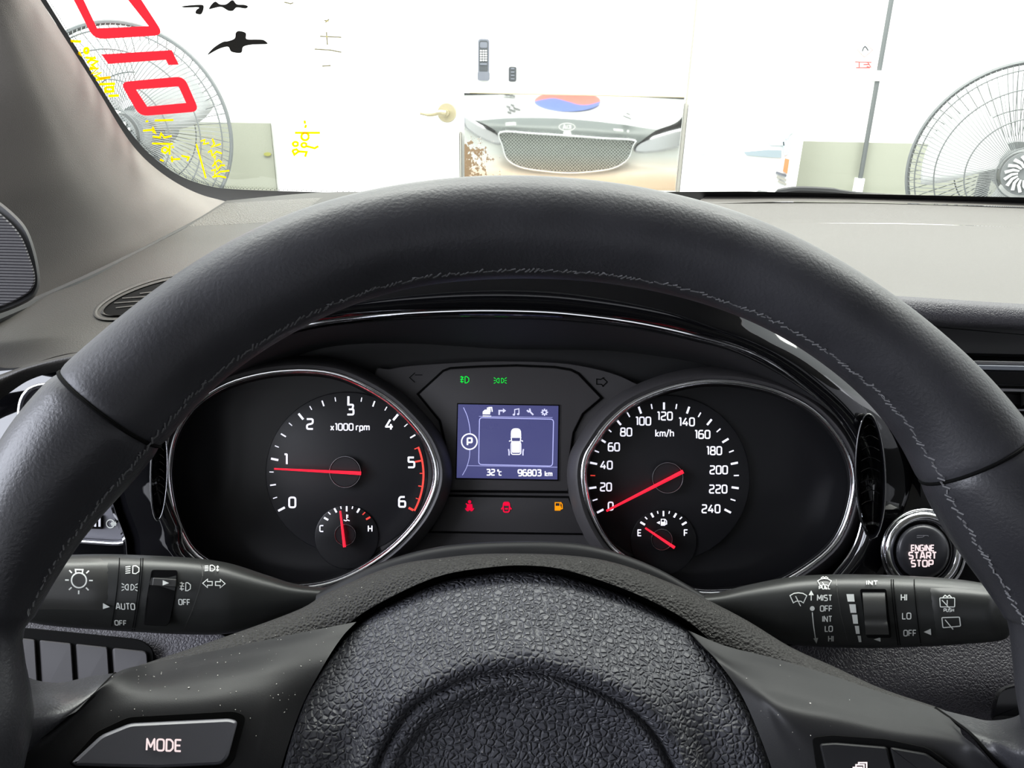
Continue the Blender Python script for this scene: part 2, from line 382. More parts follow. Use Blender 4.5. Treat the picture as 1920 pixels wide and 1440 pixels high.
def mirror_mat():
    m = mat('polished_steel', (.74, .76, .74), .03, metal=1); nt = m.node_tree; N = nt.nodes; L = nt.links; b = N['Principled BSDF']
    tc = N.new('ShaderNodeTexCoord'); nz = N.new('ShaderNodeTexNoise'); nz.inputs['Scale'].default_value = 38; nz.inputs['Detail'].default_value = 6; nz.inputs['Roughness'].default_value = .7
    L.new(tc.outputs['Object'], nz.inputs['Vector'])
    sx = N.new('ShaderNodeSeparateXYZ'); L.new(tc.outputs['Object'], sx.inputs[0])
    def rng(s, a, c, lo, hi):
        r = N.new('ShaderNodeMapRange'); L.new(s, r.inputs[0])
        for k, v in zip((1, 2, 3, 4), (a, c, lo, hi)): r.inputs[k].default_value = v
        return r.outputs[0]
    lx = rng(sx.outputs[0], -.41, -.22, 1, 0); lz = rng(sx.outputs[2], .06, -.02, 0, 1)
    mu = N.new('ShaderNodeMath'); mu.operation = 'MULTIPLY'; L.new(lx, mu.inputs[0]); L.new(lz, mu.inputs[1])
    th = N.new('ShaderNodeMath'); th.operation = 'MULTIPLY_ADD'; L.new(mu.outputs[0], th.inputs[0]); th.inputs[1].default_value = .30; L.new(nz.outputs[0], th.inputs[2])
    k = rng(th.outputs[0], .70, .74, 0, 1)
    z2 = rng(sx.outputs[2], -.04, -.14, 0, .55)
    c1 = N.new('ShaderNodeMixRGB'); L.new(z2, c1.inputs[0]); c1.inputs[1].default_value = (.74, .76, .74, 1); c1.inputs[2].default_value = (.95, .55, .25, 1)
    c2 = N.new('ShaderNodeMixRGB'); L.new(k, c2.inputs[0]); L.new(c1.outputs[0], c2.inputs[1]); c2.inputs[2].default_value = (.16, .10, .05, 1)
    L.new(c2.outputs[0], b.inputs['Base Color']); L.new(rng(k, 0, 1, .03, .7), b.inputs['Roughness'])
    L.new(rng(k, 0, 1, 1, 0), b.inputs['Metallic']); return m
M['mirror'] = mirror_mat()
def struct(name, vs_or_mb, m, label=None):
    o = vs_or_mb.build(name, m, None, smooth=False); return tag(o, label, None, None, 'structure')

# ================================================================== THE GARAGE
YW = 3.1
b = MB(); b.box((-4.5, YW, 0), (5.5, YW + .12, 3.6)); struct('wall_front', b, M['wall'], 'white painted garage wall behind the parked car')
b = MB(); b.box((-4.5, -4, -.06), (5.5, YW, 0)); struct('floor', b, M['tile'], 'grey garage floor')
def wallrect(name, x0, y0, x1, y1, yf, th, m, parent=None, kind=None, label=None):
    """upright board between two picture corners on the plane y=yf, th thick towards the room"""
    A = Y(x0, y0, yf); B = Y(x1, y1, yf); mb = MB(); mb.box((A.x, yf - th, B.z), (B.x, yf, A.z))
    o = mb.build(name, m, parent, smooth=False); return tag(o, label, None, None, kind) if (kind or label) else o
zc = lambda x, y: Y(x, y, YW).z
# dado boards and their skirting
a, c = Y(-400, 229, YW), Y(508, 231, YW); b = MB(); b.box((a.x - 2, YW - .012, .10), (c.x, YW, c.z)); struct('trim_1', b, M['dado'], 'beige-grey lower wall board behind the left fan')
a, c = Y(1487, 262, YW), Y(1900, 273, YW); b = MB(); b.box((a.x, YW - .012, .10), (5.5, YW, a.z - .004)); struct('trim_2', b, M['dado'], 'beige-grey lower wall board behind the right fan')
# white door with lever handle
A = Y(513, 200, YW).x; B = Y(868, 290, YW).x
dr = MB(); dr.box((A, YW - .03, .02), (B - .012, YW, 3.0)); door = struct('door_1', dr, M['doorw'], 'plain white door with a cream lever handle')
b = MB(); b.box((B - .010, YW - .034, .02), (B - .004, YW - .001, zc(868, 248))); b.build('door_gap_strip', M['gline'], door, False)
h = Y(838, 211, YW - .03); b = MB(); b.tube([h + Vector((0, 0, 0)), h + Vector((0, -.012, 0))], [.036, .033], 28); rose = b.build('door_handle', M['cream'], door); rose['label'] = 'cream metal lever handle with round rose'
b = MB(); b.tube([h + Vector((0, -.012, 0)), h + Vector((0, -.05, 0))], .011, 14)
lv = cr([(0, -.048, 0), (-.025, -.05, .002), (-.06, -.05, -.004), (-.095, -.046, .0)], 12); b.tube([h + Vector(p) for p in lv], [.011] * 4 + [.009] * 5 + [.007] * 3, 10); b.build('lever', M['cream'], rose)
g_ = Y(502, 289, YW - .012); b = MB(); b.tube([g_, g_ + Vector((0, -.006, 0))], .014, 20, squash=(Vector((0, 0, 1)), .5)); o = b.build('olive_disc', mat('olive_plastic', (.30, .30, .08), .5), None)
tag(o, 'small olive oval disc on the beige lower wall beside the white door', 'disc')
# second door: white leaf with a polished steel lower sheet
A = Y(872, 250, YW).x; B = Y(1290, 200, YW).x
b = MB(); b.box((A, YW - .03, .02), (B, YW, 3.3)); door2 = struct('door_2', b, M['doorw'], 'white door leaf carrying a polished steel kick sheet')
b = MB(); x = Y(1297, 60, YW).x; b.box((x - .003, YW - .034, .02), (x + .003, YW - .001, 3.3)); b.build('door_gap_strip', M['gline'], door2, False)
x0 = Y(872, 280, YW).x; x1 = Y(1272, 260, YW).x; z1 = zc(1070, 178); z0 = .05
sp = thing('steel_kick_plate', 'polished rust-stained steel sheet on the white door mirroring a car front', 'metal sheet', (0, YW - .034, z0))
b = MB(); b.box((x0, YW - .036, z1 - .34), (x1, YW - .031, z1)); o = b.build('mirror_sheet', M['mirror'], sp, False)
b = MB(); b.box((x1 + .004, YW - .046, .05), (x1 + .014, YW - .031, z1 - .02)); b.build('edge_strip', M['gline'], sp, False)
b = MB(); b.box((x1 + .022, YW - .046, .05), (x1 + .027, YW - .031, z1 - .02)); b.build('edge_strip', M['gline'], sp, False)
b = MB(); b.box((x0 + .02, YW - .04, z1), (x1, YW - .031, z1 + .003)); b.build('top_strip', M['cream'], sp, False)
# wall remote in its holder and the switch plate
yr = YW - .032
c0 = Y(907, 111, yr); rm = thing('remote_control', 'slim grey remote control standing in a white wall holder', 'remote control', (c0.x, yr, c0.z - .09))
A, B = Y(897, 73, yr), Y(917, 149, yr)
def wbox(name, x0, y0, x1, y1, t0, t1, m, parent):
    a = Y(x0, y0, yr); b_ = Y(x1, y1, yr); mb = MB(); w = (b_.x - a.x); h_ = a.z - b_.z; r = min(w, h_) * .25
    pts = rnd([(a.x, b_.z), (b_.x, b_.z), (b_.x, a.z), (a.x, a.z)], r, True, 3); n = len(pts)
    mb.add([(x, yr - t0, z) for x, z in pts] + [(x, yr - t1, z) for x, z in pts], [tuple(range(n)), tuple(range(2 * n - 1, n - 1, -1))] + [(i, (i + 1) % n, n + (i + 1) % n, n + i) for i in range(n)])
    return mb.build(name, m, parent, False)
body = wbox('body', 897, 73, 917, 147, 0, .018, M['rplastic'], rm)
wbox('face_plate', 899, 76, 915, 135, .018, .019, M['rdark'], rm)
wbox('display', 900.5, 79, 914, 90, .019, .020, M['rplastic'], rm)
for j in range(5):
    for i in range(3): wbox('button', 900.5 + i * 4.8, 94 + j * 4.4, 903.8 + i * 4.8, 96.8 + j * 4.4, .019, .022, M['doorw'], rm)
wbox('holder', 896, 134, 918, 151, -.001, .024, M['rplastic'], rm); wbox('slide_cover', 900.5, 118, 913.5, 122, .019, .021, M['rplastic'], rm)
c0 = Y(961, 138, yr); sw = thing('wall_switch', 'dark four-key switch plate on the wall right of the remote', 'switch', (c0.x, yr, c0.z - .03))
wbox('plate', 954, 125, 968, 153, 0, .008, M['rdark'], sw)
for k in range(4): wbox('key', 958, 127.5 + k * 6.3, 964.5, 130 + k * 6.3, .008, .011, M['rplastic'], sw)
# hazard sign and conduit
yr = YW - .001
sg = thing('hazard_sign', 'white diamond flame sign with a red note below on the wall', 'sign', Y(1622, 112, yr))
def YF(x, y, d): return Y(x, y, d)
mb = MB(); fill_geo(mb, [(1608, 94), (1622, 80), (1636, 94), (1621, 107)], YW - .003, Y, 0); mb.build('sign_face', M['wall'], sg, False)
icon('sign_border', [['c', (-14, 0), (0, -14), (14, 0), (-1, 13)]], 1622, 94, 1, 1.0, YW - .004, mat('sign_pink', (.5, .22, .2), .6), sg, fn=Y)
icon('flame_symbol', [[(-5, 2), (-3, -4), (0, -7), (3, -4), (6, 1)]], 1622, 94, 1, 2.2, YW - .004, M['rdark'], sg, fn=Y)
icon('red_note', [[(-16, -5), (15, -4)], [(-14, 6), (12, 6)], [(8, -4), (14, 5), (6, 4)], [(-8, -5), (-8, 5)], [(0, 0), (10, 0)]], 1619, 121, 1, 2, YW - .004, mat('sign_red', (.6, .06, .05), .6), sg, fn=Y)
pt, pb = Y(1661, 60, YW - .03), Y(1610, 352, YW - .03)
cd_ = thing('conduit_pipe', 'thin dark grey upright pipe with white clips on the wall', 'pipe', (pb.x, pb.y, .05))
b = MB(); b.tube([pb + Vector((0, 0, 0)), pt + (pt - pb) * .9], .0085, 12); b.build('pipe', M['pole'], cd_)
for (x, y, hh) in ((1645, 142, .018), (1610, 349, .03)):
    q = Y(x, y, YW - .03); b = MB(); b.box((q.x - .014, q.y - .012, q.z - hh), (q.x + .014, YW, q.z + hh)); b.build('clip', M['wall'], cd_, False)
# solid stand-in for a reflected white car corner (pale blue glass, amber lamp)
yv = 2.98
vc = thing('reflected_car_corner', 'solid stand-in for a reflected white car corner beside the steel sheet', 'cart', Y(1390, 362, yv))
A, B = Y(1300, 188, yv), Y(1478, 440, yv)
pts = rnd([(A.x, B.z), (B.x, B.z), (B.x, A.z), (A.x, A.z)], .03, True, 4); n = len(pts); mb = MB()
mb.add([(x, yv + .1, z) for x, z in pts] + [(x, yv, z) for x, z in pts], [tuple(range(n)), tuple(range(2 * n - 1, n - 1, -1))] + [(i, (i + 1) % n, n + (i + 1) % n, n + i) for i in range(n)])
mb.build('body', M['wall'], vc, False)
def vplate(name, pts, m, t=.01, o_=0):
    n = len(pts); mb = MB(); mb.add([Y(x, y, yv - o_) for x, y in pts] + [Y(x, y, yv - o_ - t) for x, y in pts], [tuple(range(n)), tuple(range(2 * n - 1, n - 1, -1))] + [(i, (i + 1) % n, n + (i + 1) % n, n + i) for i in range(n)])
    return mb.build(name, m, vc, True)
M['blue1'] = mat('pale_blue_plastic', (.38, .44, .48), .4); M['blue2'] = mat('blue_grey_plastic', (.25, .30, .33), .4)
vplate('handle', cr([(1470, 256), (1472, 245), (1480, 237), (1489, 239), (1490, 247), (1482, 252), (1476, 262)], 28, True), M['blue1'])
vplate('side_strap', [(1468, 266), (1483, 258), (1486, 270), (1478, 290), (1470, 292)], M['blue1'])
vplate('window_strip', [(1395, 285), (1440, 281), (1465, 282), (1465, 296), (1430, 294), (1400, 291)], M['blue2'])
vplate('trim_strip', [(1440, 268), (1470, 266), (1471, 273), (1445, 273)], M['blue1'])
vplate('side_lamp', [(1472, 297), (1480, 299), (1476, 326), (1468, 321)], M['orange'], .014, .002)
for k in range(3): vplate('bumper_slat', [(1456 + k * 2, 321 + 8 * k), (1475, 328 + 8 * k), (1474, 332 + 8 * k), (1454 + k * 2, 325 + 8 * k)], M['gline'] if k else M['rplastic'])
vplate('round_cap', ell(1318, 285, 6, 6, 16), M['blue1'])

# ---- industrial fans
def fan(label, cx, cy, y, R, yaw, name='pedestal_fan'):
    c = Y(cx, cy, y); t = thing(name, label, 'fan', (c.x, c.y + .12, 0), 'industrial fans along the wall')
    t['group'] = 'industrial fans along the wall'
    Rz = Matrix.Rotation(yaw, 3, 'Z'); L_ = lambda x, yy, z: c + Rz @ Vector((x, yy, z))
    def ring(r, yy, th, nm='cage_ring'):
        b = MB(); b.tube([L_(r * math.cos(a), yy, r * math.sin(a)) for a in [2 * math.pi * i / 96 for i in range(96)]], th, 6, True); b.build(nm, M['fanw'], t)
    prof = lambda s: -.11 * (1 - s ** 3.2)          # domed front guard, s = r/R
    for s in (.24, .5, .76, .93): ring(R * s, prof(s), .0022)
    ring(R, 0, .0062, 'outer_ring'); ring(R * .985, .012, .004, 'outer_ring'); ring(R * .55, .10, .0022)
    b = MB()
    for i in range(132):
        a = 2 * math.pi * i / 132; pts = []
        for k in range(6):
            s = .24 + .76 * k / 5; aa = a + .22 * (1 - s); pts.append(L_(R * s * math.cos(aa), prof(s), R * s * math.sin(aa)))
        b.tube(pts, .0014, 3, caps=False)
        if i % 2 == 0:
            pts = [L_(R * s * math.cos(a), .10 * (1 - s ** 3), R * s * math.sin(a)) for s in (.3, .55, .8, .95, 1)]
            b.tube(pts, .0014, 3, caps=False)
    o = b.build('cage_wires', M['fanw'], t); o['kind'] = 'stuff'
    # hub badge with swirl
    b = MB(); b.tube([L_(0, -.112, 0), L_(0, -.104, 0)], R * .20, 40); hb = b.build('hub_badge', M['fan'], t)
    b = MB()
    for i in range(16):
        a = 2 * math.pi * i / 16
        b.tube([L_(R * r * math.cos(a + q), -.116, R * r * math.sin(a + q)) for r, q in ((.06, 0), (.11, .12), (.17, .38))], [.003, .0045, .005], 6)
    b.build('swirl_fins', M['fanb'], hb)
    b = MB(); b.tube([L_(0, -.03, 0), L_(0, .02, 0)], [R * .18, R * .2], 32); b.tube([L_(0, .10, 0), L_(0, .27, 0)], [R * .24, R * .2], 32); b.build('motor_housing', M['fan'], t)
    for k in range(3):
        vs = []; n, m = 14, 9
        for i in range(n):
            s = .17 + .70 * i / (n - 1)
            for j in range(m):
                q = j / (m - 1) - .5; wdt = 1.15 * (1 - .15 * s) * math.sin(math.pi * min(1, .35 + .65 * (1 - abs(2 * s - 1) ** 3)) / 1) if 0 else 1.1
                a = 2 * math.pi * k / 3 + .5 + wdt * q * (.75 + .35 * math.sin(math.pi * s)) + .35 * s
                vs.append(L_(R * s * math.cos(a), .03 - .09 * q * (1 - .4 * s), R * s * math.sin(a)))
        fs = [(i * m + j, i * m + j + 1, (i + 1) * m + j + 1, (i + 1) * m + j) for i in range(n - 1) for j in range(m - 1)]
        o = mk('fan_blade', vs, fs, M['fanb'], t); sm = o.modifiers.new('t', 'SOLIDIFY'); sm.thickness = .003
    base = Vector((c.x, c.y + .17, 0))
    b = MB(); b.tube([base + Vector((0, 0, .03)), Vector((base.x, base.y, c.z))], .02, 16); b.build('stand_pole', M['fan'], t)
    b = MB(); b.tube([base, base + Vector((0, 0, .03)), base + Vector((0, 0, .05))], [.24, .24, .05], 32); b.build('stand_base', M['fan'], t)
    return t
fan('large grey caged pedestal fan behind the red sticker at the left', 243, 247, 2.62, .325, .05)
fan('large grey caged pedestal fan partly cut off at the right edge', 1912, 318, 2.45, .31, -.42)

# ---- the front of our own car, seen only in the polished sheet
YV = 2 * (YW - .036)
def V(px, py, yv_): p = Y(px, py, yv_); return Vector((p.x, YV - p.y, p.z))
ch = thing('car_front', 'white bonnet with flag decal, dark nose and mesh grille of the parked car', 'car', (.4, 1.9, 0))
loft('bonnet', [[(830, 180, 5.12), (1064, 176, 5.12), (1310, 188, 5.12)], [(845, 192, 4.85), (1064, 188, 4.85), (1290, 202, 4.85)], [(860, 212, 4.5), (1064, 206, 4.55), (1270, 228, 4.5)], [(893, 226, 4.25), (960, 221, 4.3), (1055, 222, 4.32), (1150, 231, 4.3), (1232, 243, 4.25)]], M['carw'], ch, 40, 20, fn=V)
loft('nose_panel', [[(893, 226, 4.25), (960, 221, 4.3), (1055, 222, 4.32), (1150, 231, 4.3), (1232, 243, 4.25)], [(915, 236, 4.22), (980, 236, 4.22), (1055, 238, 4.23), (1140, 246, 4.22), (1215, 255, 4.22)], [(936, 250, 4.2), (990, 250, 4.2), (1060, 254, 4.2), (1130, 259, 4.2), (1198, 268, 4.2)]], M['carb'], ch, 30, 8, fn=V)
go = [(937, 247), (1000, 249), (1062, 253), (1130, 258), (1190, 262), (1188, 275), (1178, 300), (1150, 317), (1105, 324), (1063, 326), (1015, 322), (975, 315), (950, 300), (941, 275)]
go = cr(go, 56, True); gi = offs(go, 4)
frame('grille_surround', go, gi, 4.18, 4.19, .02, M['chrome'], ch, fn=V)
slab('grille_backing', gi, lambda x, y: 4.215, 0.01, mat('grille_shadow', (.09, .10, .09), .7), ch, fn=V)
from mathutils.geometry import intersect_line_line_2d
def clip(a, b_, poly):
    a, b_ = Vector(a), Vector(b_); ts = []
    for i in range(len(poly)):
        p, q = Vector(poly[i]), Vector(poly[(i + 1) % len(poly)]); x = intersect_line_line_2d(a, b_, p, q)
        if x is not None: ts.append((x - a).length)
    ts.sort(); L_ = (b_ - a).normalized()
    return [(a + L_ * ts[k], a + L_ * ts[k + 1]) for k in range(0, len(ts) - 1, 2) if ts[k + 1] - ts[k] > 1]
b = MB()
for k in range(-70, 70):
    for s in (1, -1):
        for p, q in clip((1063 + k * 6.2 - 100, 288 - s * 100), (1063 + k * 6.2 + 100, 288 + s * 100), gi):
            b.tube([V(p.x, p.y, 4.205), V(q.x, q.y, 4.205)], .0022, 4)
o = b.build('grille_mesh', mat('grille_silver', (.55, .57, .55), .4, metal=.4), ch); o['kind'] = 'stuff'
for pl in ([(948, 230), (967, 229), (968, 235), (948, 236)], [(1150, 241), (1168, 243), (1169, 247), (1151, 245)], ell(1177.5, 246, 2.5, 2.5, 14)):
    slab('nose_slot', pl, 4.20, .01, M['carw'], ch, .4, fn=V)
mb = MB(); stroke_geo(mb, ell(1063, 238, 15, 7, 28), 1.6, 4.195, True, V); text_geo(mb, 'KIA', 1063, 238, 7.5, 2, 4.195, fn=V, mirror=True, gap=.3, xs=1.0); mb.build('emblem', M['carw'], ch, False)
slab('emblem_mount', [(1057, 246), (1070, 246), (1073, 258), (1054, 257)], 4.19, .02, M['carw'], ch, .6, fn=V)
# flag: two-tone roundel and bars
def HV(x, y, d): return V(x, y, d)
fy = lambda x, y: 5.02 - (y - 180) * .0165
mb = MB(); red = [(1064 + 62 * math.cos(a), 190 + 19 * math.sin(a)) for a in [math.pi + math.pi * i / 24 for i in range(25)]]
S = cr([(1126, 190), (1105, 196), (1085, 196), (1064, 190), (1040, 184), (1020, 186), (1002, 190)], 20)
fill_geo(mb, red + S[1:-1], lambda x, y: fy(x, y) - .0, V, .06); mb.build('flag_red_half', M['redf'], ch, False)
mb = MB(); blu = [(1064 + 62 * math.cos(a), 190 + 19 * math.sin(a)) for a in [math.pi * i / 24 for i in range(25)]]
fill_geo(mb, blu + S[::-1][1:-1], lambda x, y: fy(x, y), V, .06); mb.build('flag_blue_half', M['bluef'], ch, False)
mb = MB()
for (x, y) in ((948, 178), (955, 179), (962, 180), (953, 200), (961, 197), (958, 206), (966, 203), (972, 205), (955, 211), (963, 208), (1178, 214), (1172, 219), (1180, 222)):
    stroke_geo(mb, [(x - 4, y - 2), (x + 4, y + 1.5)], 3.2, fy, False, V, .07)
mb.build('flag_bars', M['ink'], ch, False)
loft('front_bumper', [[(860, 232, 4.3), (930, 247, 4.24), (1060, 256, 4.28), (1200, 266, 4.24), (1290, 255, 4.3)], [(855, 290, 4.3), (930, 295, 4.27), (1060, 300, 4.33), (1200, 305, 4.27), (1300, 310, 4.3)], [(850, 335, 4.3), (930, 335, 4.23), (1060, 335, 4.2), (1200, 335, 4.23), (1300, 345, 4.3)], [(850, 420, 4.4), (930, 420, 4.3), (1060, 420, 4.3), (1200, 420, 4.3), (1300, 420, 4.4)]], M['carw'], ch, 30, 24, fn=V)
for pl in (cr([(872, 216), (900, 232), (936, 252), (938, 272), (905, 262), (872, 240)], 30, True), cr([(1292, 240), (1240, 250), (1196, 268), (1192, 286), (1240, 284), (1290, 268)], 30, True)):
    slab('headlamp', pl, 4.22, .06, M['satin'], ch, 4, .03, fn=V)

# ================================================================== THE CAR SHELL (mostly around and behind the camera)
b = MB(); b.box((-.62, -2.2, 1.70), (1.42, .30, 1.74)); struct('ceiling', b, M['head'], 'grey headliner of the car above the driver')
def sidewall(name, x, label):
    b = MB(); b.box((x, -2.2, .55), (x + .05, .75, 1.13)); b.box((x, -.75, 1.13), (x + .05, -.60, 1.72)); b.box((x, -2.2, 1.13), (x + .05, -2.05, 1.72)); return struct(name, b, M['carpet'], label)
sidewall('wall_left', -.66, 'dark inner side of the driver door below the window'); sidewall('wall_right', 1.42, 'dark inner side of the passenger door')
b = MB(); b.box((-.66, -2.25, .55), (1.47, -2.2, 1.25)); struct('wall_rear', b, M['carpet'], 'dark rear end of the cabin')
b = MB(); b.box((-.66, -2.25, .50), (1.47, .9, .55)); struct('trim_3', b, M['carpet'], 'black carpeted cabin floor')
def tint(name, k):  # tint for unseen side and rear panes, added to dim the cabin
    m = bpy.data.materials.new(name); m.use_nodes = True; nt = m.node_tree; N = nt.nodes; L = nt.links
    N.remove(N['Principled BSDF']); t = N.new('ShaderNodeBsdfTransparent'); t.inputs[0].default_value = (k, k, k * 1.04, 1)
    gl = N.new('ShaderNodeBsdfGlossy'); gl.inputs['Roughness'].default_value = .01; mx = N.new('ShaderNodeMixShader'); mx.inputs[0].default_value = .05
    L.new(t.outputs[0], mx.inputs[1]); L.new(gl.outputs[0], mx.inputs[2]); L.new(mx.outputs[0], N['Material Output'].inputs[0]); return m
for nm, q, m, lb in (('window_1', [(-.64, -2.05, 1.13), (-.64, .72, 1.13), (-.64, .25, 1.72), (-.64, -2.05, 1.72)], tint('light_tint', .85), 'unseen driver side glass, light tint added to set the cabin light'),
                 ('window_2', [(1.44, -2.05, 1.13), (1.44, .72, 1.13), (1.44, .25, 1.72), (1.44, -2.05, 1.72)], tint('dark_tint', .2), 'unseen passenger side glass, dark tint added to cut side light'),
                 ('window_3', [(-.64, -2.22, 1.25), (1.44, -2.22, 1.25), (1.44, -2.22, 1.72), (-.64, -2.22, 1.72)], tint('rear_tint', .5), 'unseen rear glass, tint added to cut light from behind')):
    mb = MB(); mb.add([Vector(p) for p in q], [(0, 1, 2, 3)]); struct(nm, mb, m, lb)
# windscreen with its black edge band
ws = thing('windscreen', 'raked green-tinted windscreen with black edge band', 'windscreen', (.4, .95, 1.25))
mb = MB(); q = [(-.55, .962), (1.4, .962), (1.25, .32), (-.42, .32)]
mb.add([(x, y, WS0 + (WSY - y) * WSK + .002) for x, y in q] + [(x, y, WS0 + (WSY - y) * WSK + .0065) for x, y in q], [(0, 1, 2, 3), (7, 6, 5, 4), (0, 4, 5, 1), (1, 5, 6, 2), (2, 6, 7, 3), (3, 7, 4, 0)])
mb2 = MB(); mb2.add([(x, y, WS0 + (WSY - y) * WSK + .003) for x, y in q], [(0, 1, 2, 3)]); mb2.build('glass_pane', M['glass'], ws, False)
WP = lambda x, y, o=0: WSH(x, y, o)
inner = [(50, -60), (87, 0), (115, 45), (153, 105), (192, 168), (230, 228), (266, 274), (300, 305), (340, 331), (385, 347), (430, 354), (520, 358), (640, 361), (800, 362)]
outer = [(40, -60), (76, 0), (105, 45), (140, 105), (178, 168), (212, 225), (240, 275), (275, 325), (320, 362), (370, 380), (425, 385), (520, 384), (640, 384), (800, 384)]
I, O = cr(inner, 60), cr(outer, 60); mb = MB()
mb.add([WP(*p) for p in I] + [WP(*p) for p in O], [(i, i + 1, 61 + i, 60 + i) for i in range(59)]); o = mb.build('edge_band', M['dot'], ws, False)
mb = MB()
for k, (x, y) in enumerate(cr(inner, 170)):
    for j in (1, 2): 
        rr = 1.0 if j == 1 else .7; fill_geo(mb, ell(x + j * 3.2, y - j * 1.8, rr, rr, 6), 0, lambda a, b_, c_: WP(a, b_), 0)
o = mb.build('dot_fringe', M['dot'], ws, False); o['kind'] = 'stuff'
mb = MB(); mb.add([WP(*p) for p in [(800, 362), (1400, 359), (1960, 371), (1960, 384), (1400, 376), (800, 384)]], [(0, 1, 4, 5), (1, 2, 3, 4)]); mb.build('lower_band', M['dot'], ws, False)
WF = lambda x, y, d: WSH(x, y, -.001)
# red vinyl digits, read sideways from inside
def band(name, outer, inner_, m, label):
    n = len(outer); mb = MB(); mb.add([WF(*p, 0) for p in outer] + [WF(*p, 0) for p in inner_], [(i, (i + 1) % n, n + (i + 1) % n, n + i) for i in range(n)])
    o = mb.build(name, m, None, False); return tag(o, label, 'sticker', 'red digit stickers on the windscreen')
def quadring(o4, i4, r): return rnd(o4, r, True, 5), rnd(i4, .5, True, 5)
o_, i_ = quadring([(108, -60), (225, -62), (308, 66), (176, 74)], [(138, -40), (207, -42), (279, 49), (182, 53)], 20); 
band('digit_sticker', o_, i_, M['redv'], 'large red outlined zero sticker at the top left of the windscreen')
mb = MB(); fill_geo(mb, [(190, 102), (322, 94), (335, 121), (316, 122), (311, 112), (203, 120)], 0, WF, 0); o = mb.build('digit_sticker', M['redv'], None, False); tag(o, 'red hooked one sticker between the two red zeros', 'sticker', 'red digit stickers on the windscreen')
o_, i_ = quadring([(225, 154), (345, 143), (374, 209), (262, 218)], [(255, 168), (335, 162), (349, 193), (276, 200)], 16)
band('digit_sticker', o_, i_, M['redv'], 'smaller red outlined zero sticker below the red one')
def blot(name, polys, m, label, cat='marking', lines=(), sw=3):
    sw *= 1.2
    mb = MB()
    for p in polys: fill_geo(mb, cr(p, len(p) * 4, True), 0, WF, 0)
    for l in lines: stroke_geo(mb, l, sw, 0, False, WF, 0)
    return tag(mb.build(name, m, None, False), label, cat)
blot('paint_mark', [[(341, 12), (355, 10), (378, 9), (382, 13), (380, 22), (376, 27), (367, 25), (368, 19), (373, 14), (356, 14), (345, 14)], [(392, 17), (397, 8), (404, 3), (412, 8), (424, 8), (436, 0), (444, 8), (458, 9), (465, 12), (460, 16), (444, 14), (437, 20), (428, 20), (415, 13), (402, 15)]], M['blkink'], 'pair of short black paint strokes at the top edge of the windscreen')
blot('paint_mark', [[(389, 103), (400, 90), (417, 79), (428, 77), (440, 72), (442, 62), (448, 58), (461, 62), (462, 73), (480, 74), (494, 75), (502, 82), (490, 83), (470, 84), (456, 88), (452, 99), (434, 97), (428, 88), (415, 90), (402, 96)]], M['blkink'], 'bird-shaped black paint blot below the short black strokes')
# yellow hand-written marks
def scrib(label, lines, sw=2.6): blot('handwriting', [], M['yel'], label, 'handwriting', lines, sw)
scrib('yellow marker scrawl beside the red zeros along the pillar', [[(132, 77), (152, 78)], ell(162, 95, 4, 5, 10) + [(166, 95)], [(148, 97), (152, 104), (146, 100)], [(160, 108), (178, 109), (176, 106)], [(163, 118), (170, 112), (183, 115), (172, 122), (180, 128), (168, 126)], [(168, 130), (184, 128), (172, 138), (190, 136), (178, 142), (188, 147), (207, 145), (180, 150)], [(186, 158), (216, 157)], [(198, 163), (198, 172), (212, 171), (212, 163), (198, 164)], [(203, 180), (223, 179)]], 4)
scrib('yellow marker writing under the lower red zero', [[(268, 245), (290, 243)], [(273, 228), (278, 227)], [(290, 226), (325, 225)], [(286, 238), (292, 250), (286, 246)], [(286, 256), (300, 258), (302, 250), (308, 258), (322, 255)], [(285, 269), (324, 270)], [(304, 278), (310, 276), (316, 281), (310, 287), (304, 284), (304, 278)], [(318, 272), (318, 290)], [(322, 276), (326, 276)], [(320, 299), (338, 298)], [(300, 299), (307, 302)], [(322, 293), (323, 304)], [(340, 292), (354, 295), (351, 302)]], 3)
scrib('yellow marker slanted writing beside the left fan rim', [[(368, 270), (386, 334)], [(376, 265), (384, 262), (382, 270), (392, 268)], [(398, 260), (402, 270), (396, 276), (408, 272), (414, 270)], [(390, 286), (396, 282), (398, 292), (406, 284), (416, 288)], [(400, 296), (404, 292), (402, 306), (410, 300), (416, 305)], [(398, 312), (404, 306), (408, 318), (414, 310), (422, 310)], [(396, 320), (404, 318), (402, 330), (412, 322), (430, 320)], [(398, 332), (410, 330), (424, 333)]], 2.6)
scrib('yellow numeral-like marks on the glass in front of the white door', [ell(572, 256, 7, 7, 14) + [(579, 256)], [(553, 249), (600, 249)], [(572, 240), (574, 234)], [(572, 232), (571, 226)], ell(554, 270, 5, 4, 10) + [(559, 270)], ell(570, 272, 5, 4, 10) + [(575, 272)], [(575, 274), (590, 278), (597, 274)], [(548, 282), (552, 290), (560, 284), (556, 280), (548, 282)], [(560, 284), (575, 285), (572, 294)]], 3.4)
M['yel2'] = mat('faded_yellow', (.80, .72, .35), .7)
blot('handwriting', [], M['yel2'], 'faint faded yellow marks high on the windscreen', 'handwriting', [[(533, 4), (545, 7), (550, 5)], [(608, 38), (616, 40)], [(610, 42), (617, 36)], [(600, 68), (640, 70)], [(590, 92), (620, 94), (640, 98)], [(612, 60), (614, 84)], [(604, 124), (620, 123)]], 1.8)

# ================================================================== DASHBOARD
ds = thing('dashboard', 'grey grained dashboard with glossy black gauge surround', 'dashboard', (.4, .6, .95))
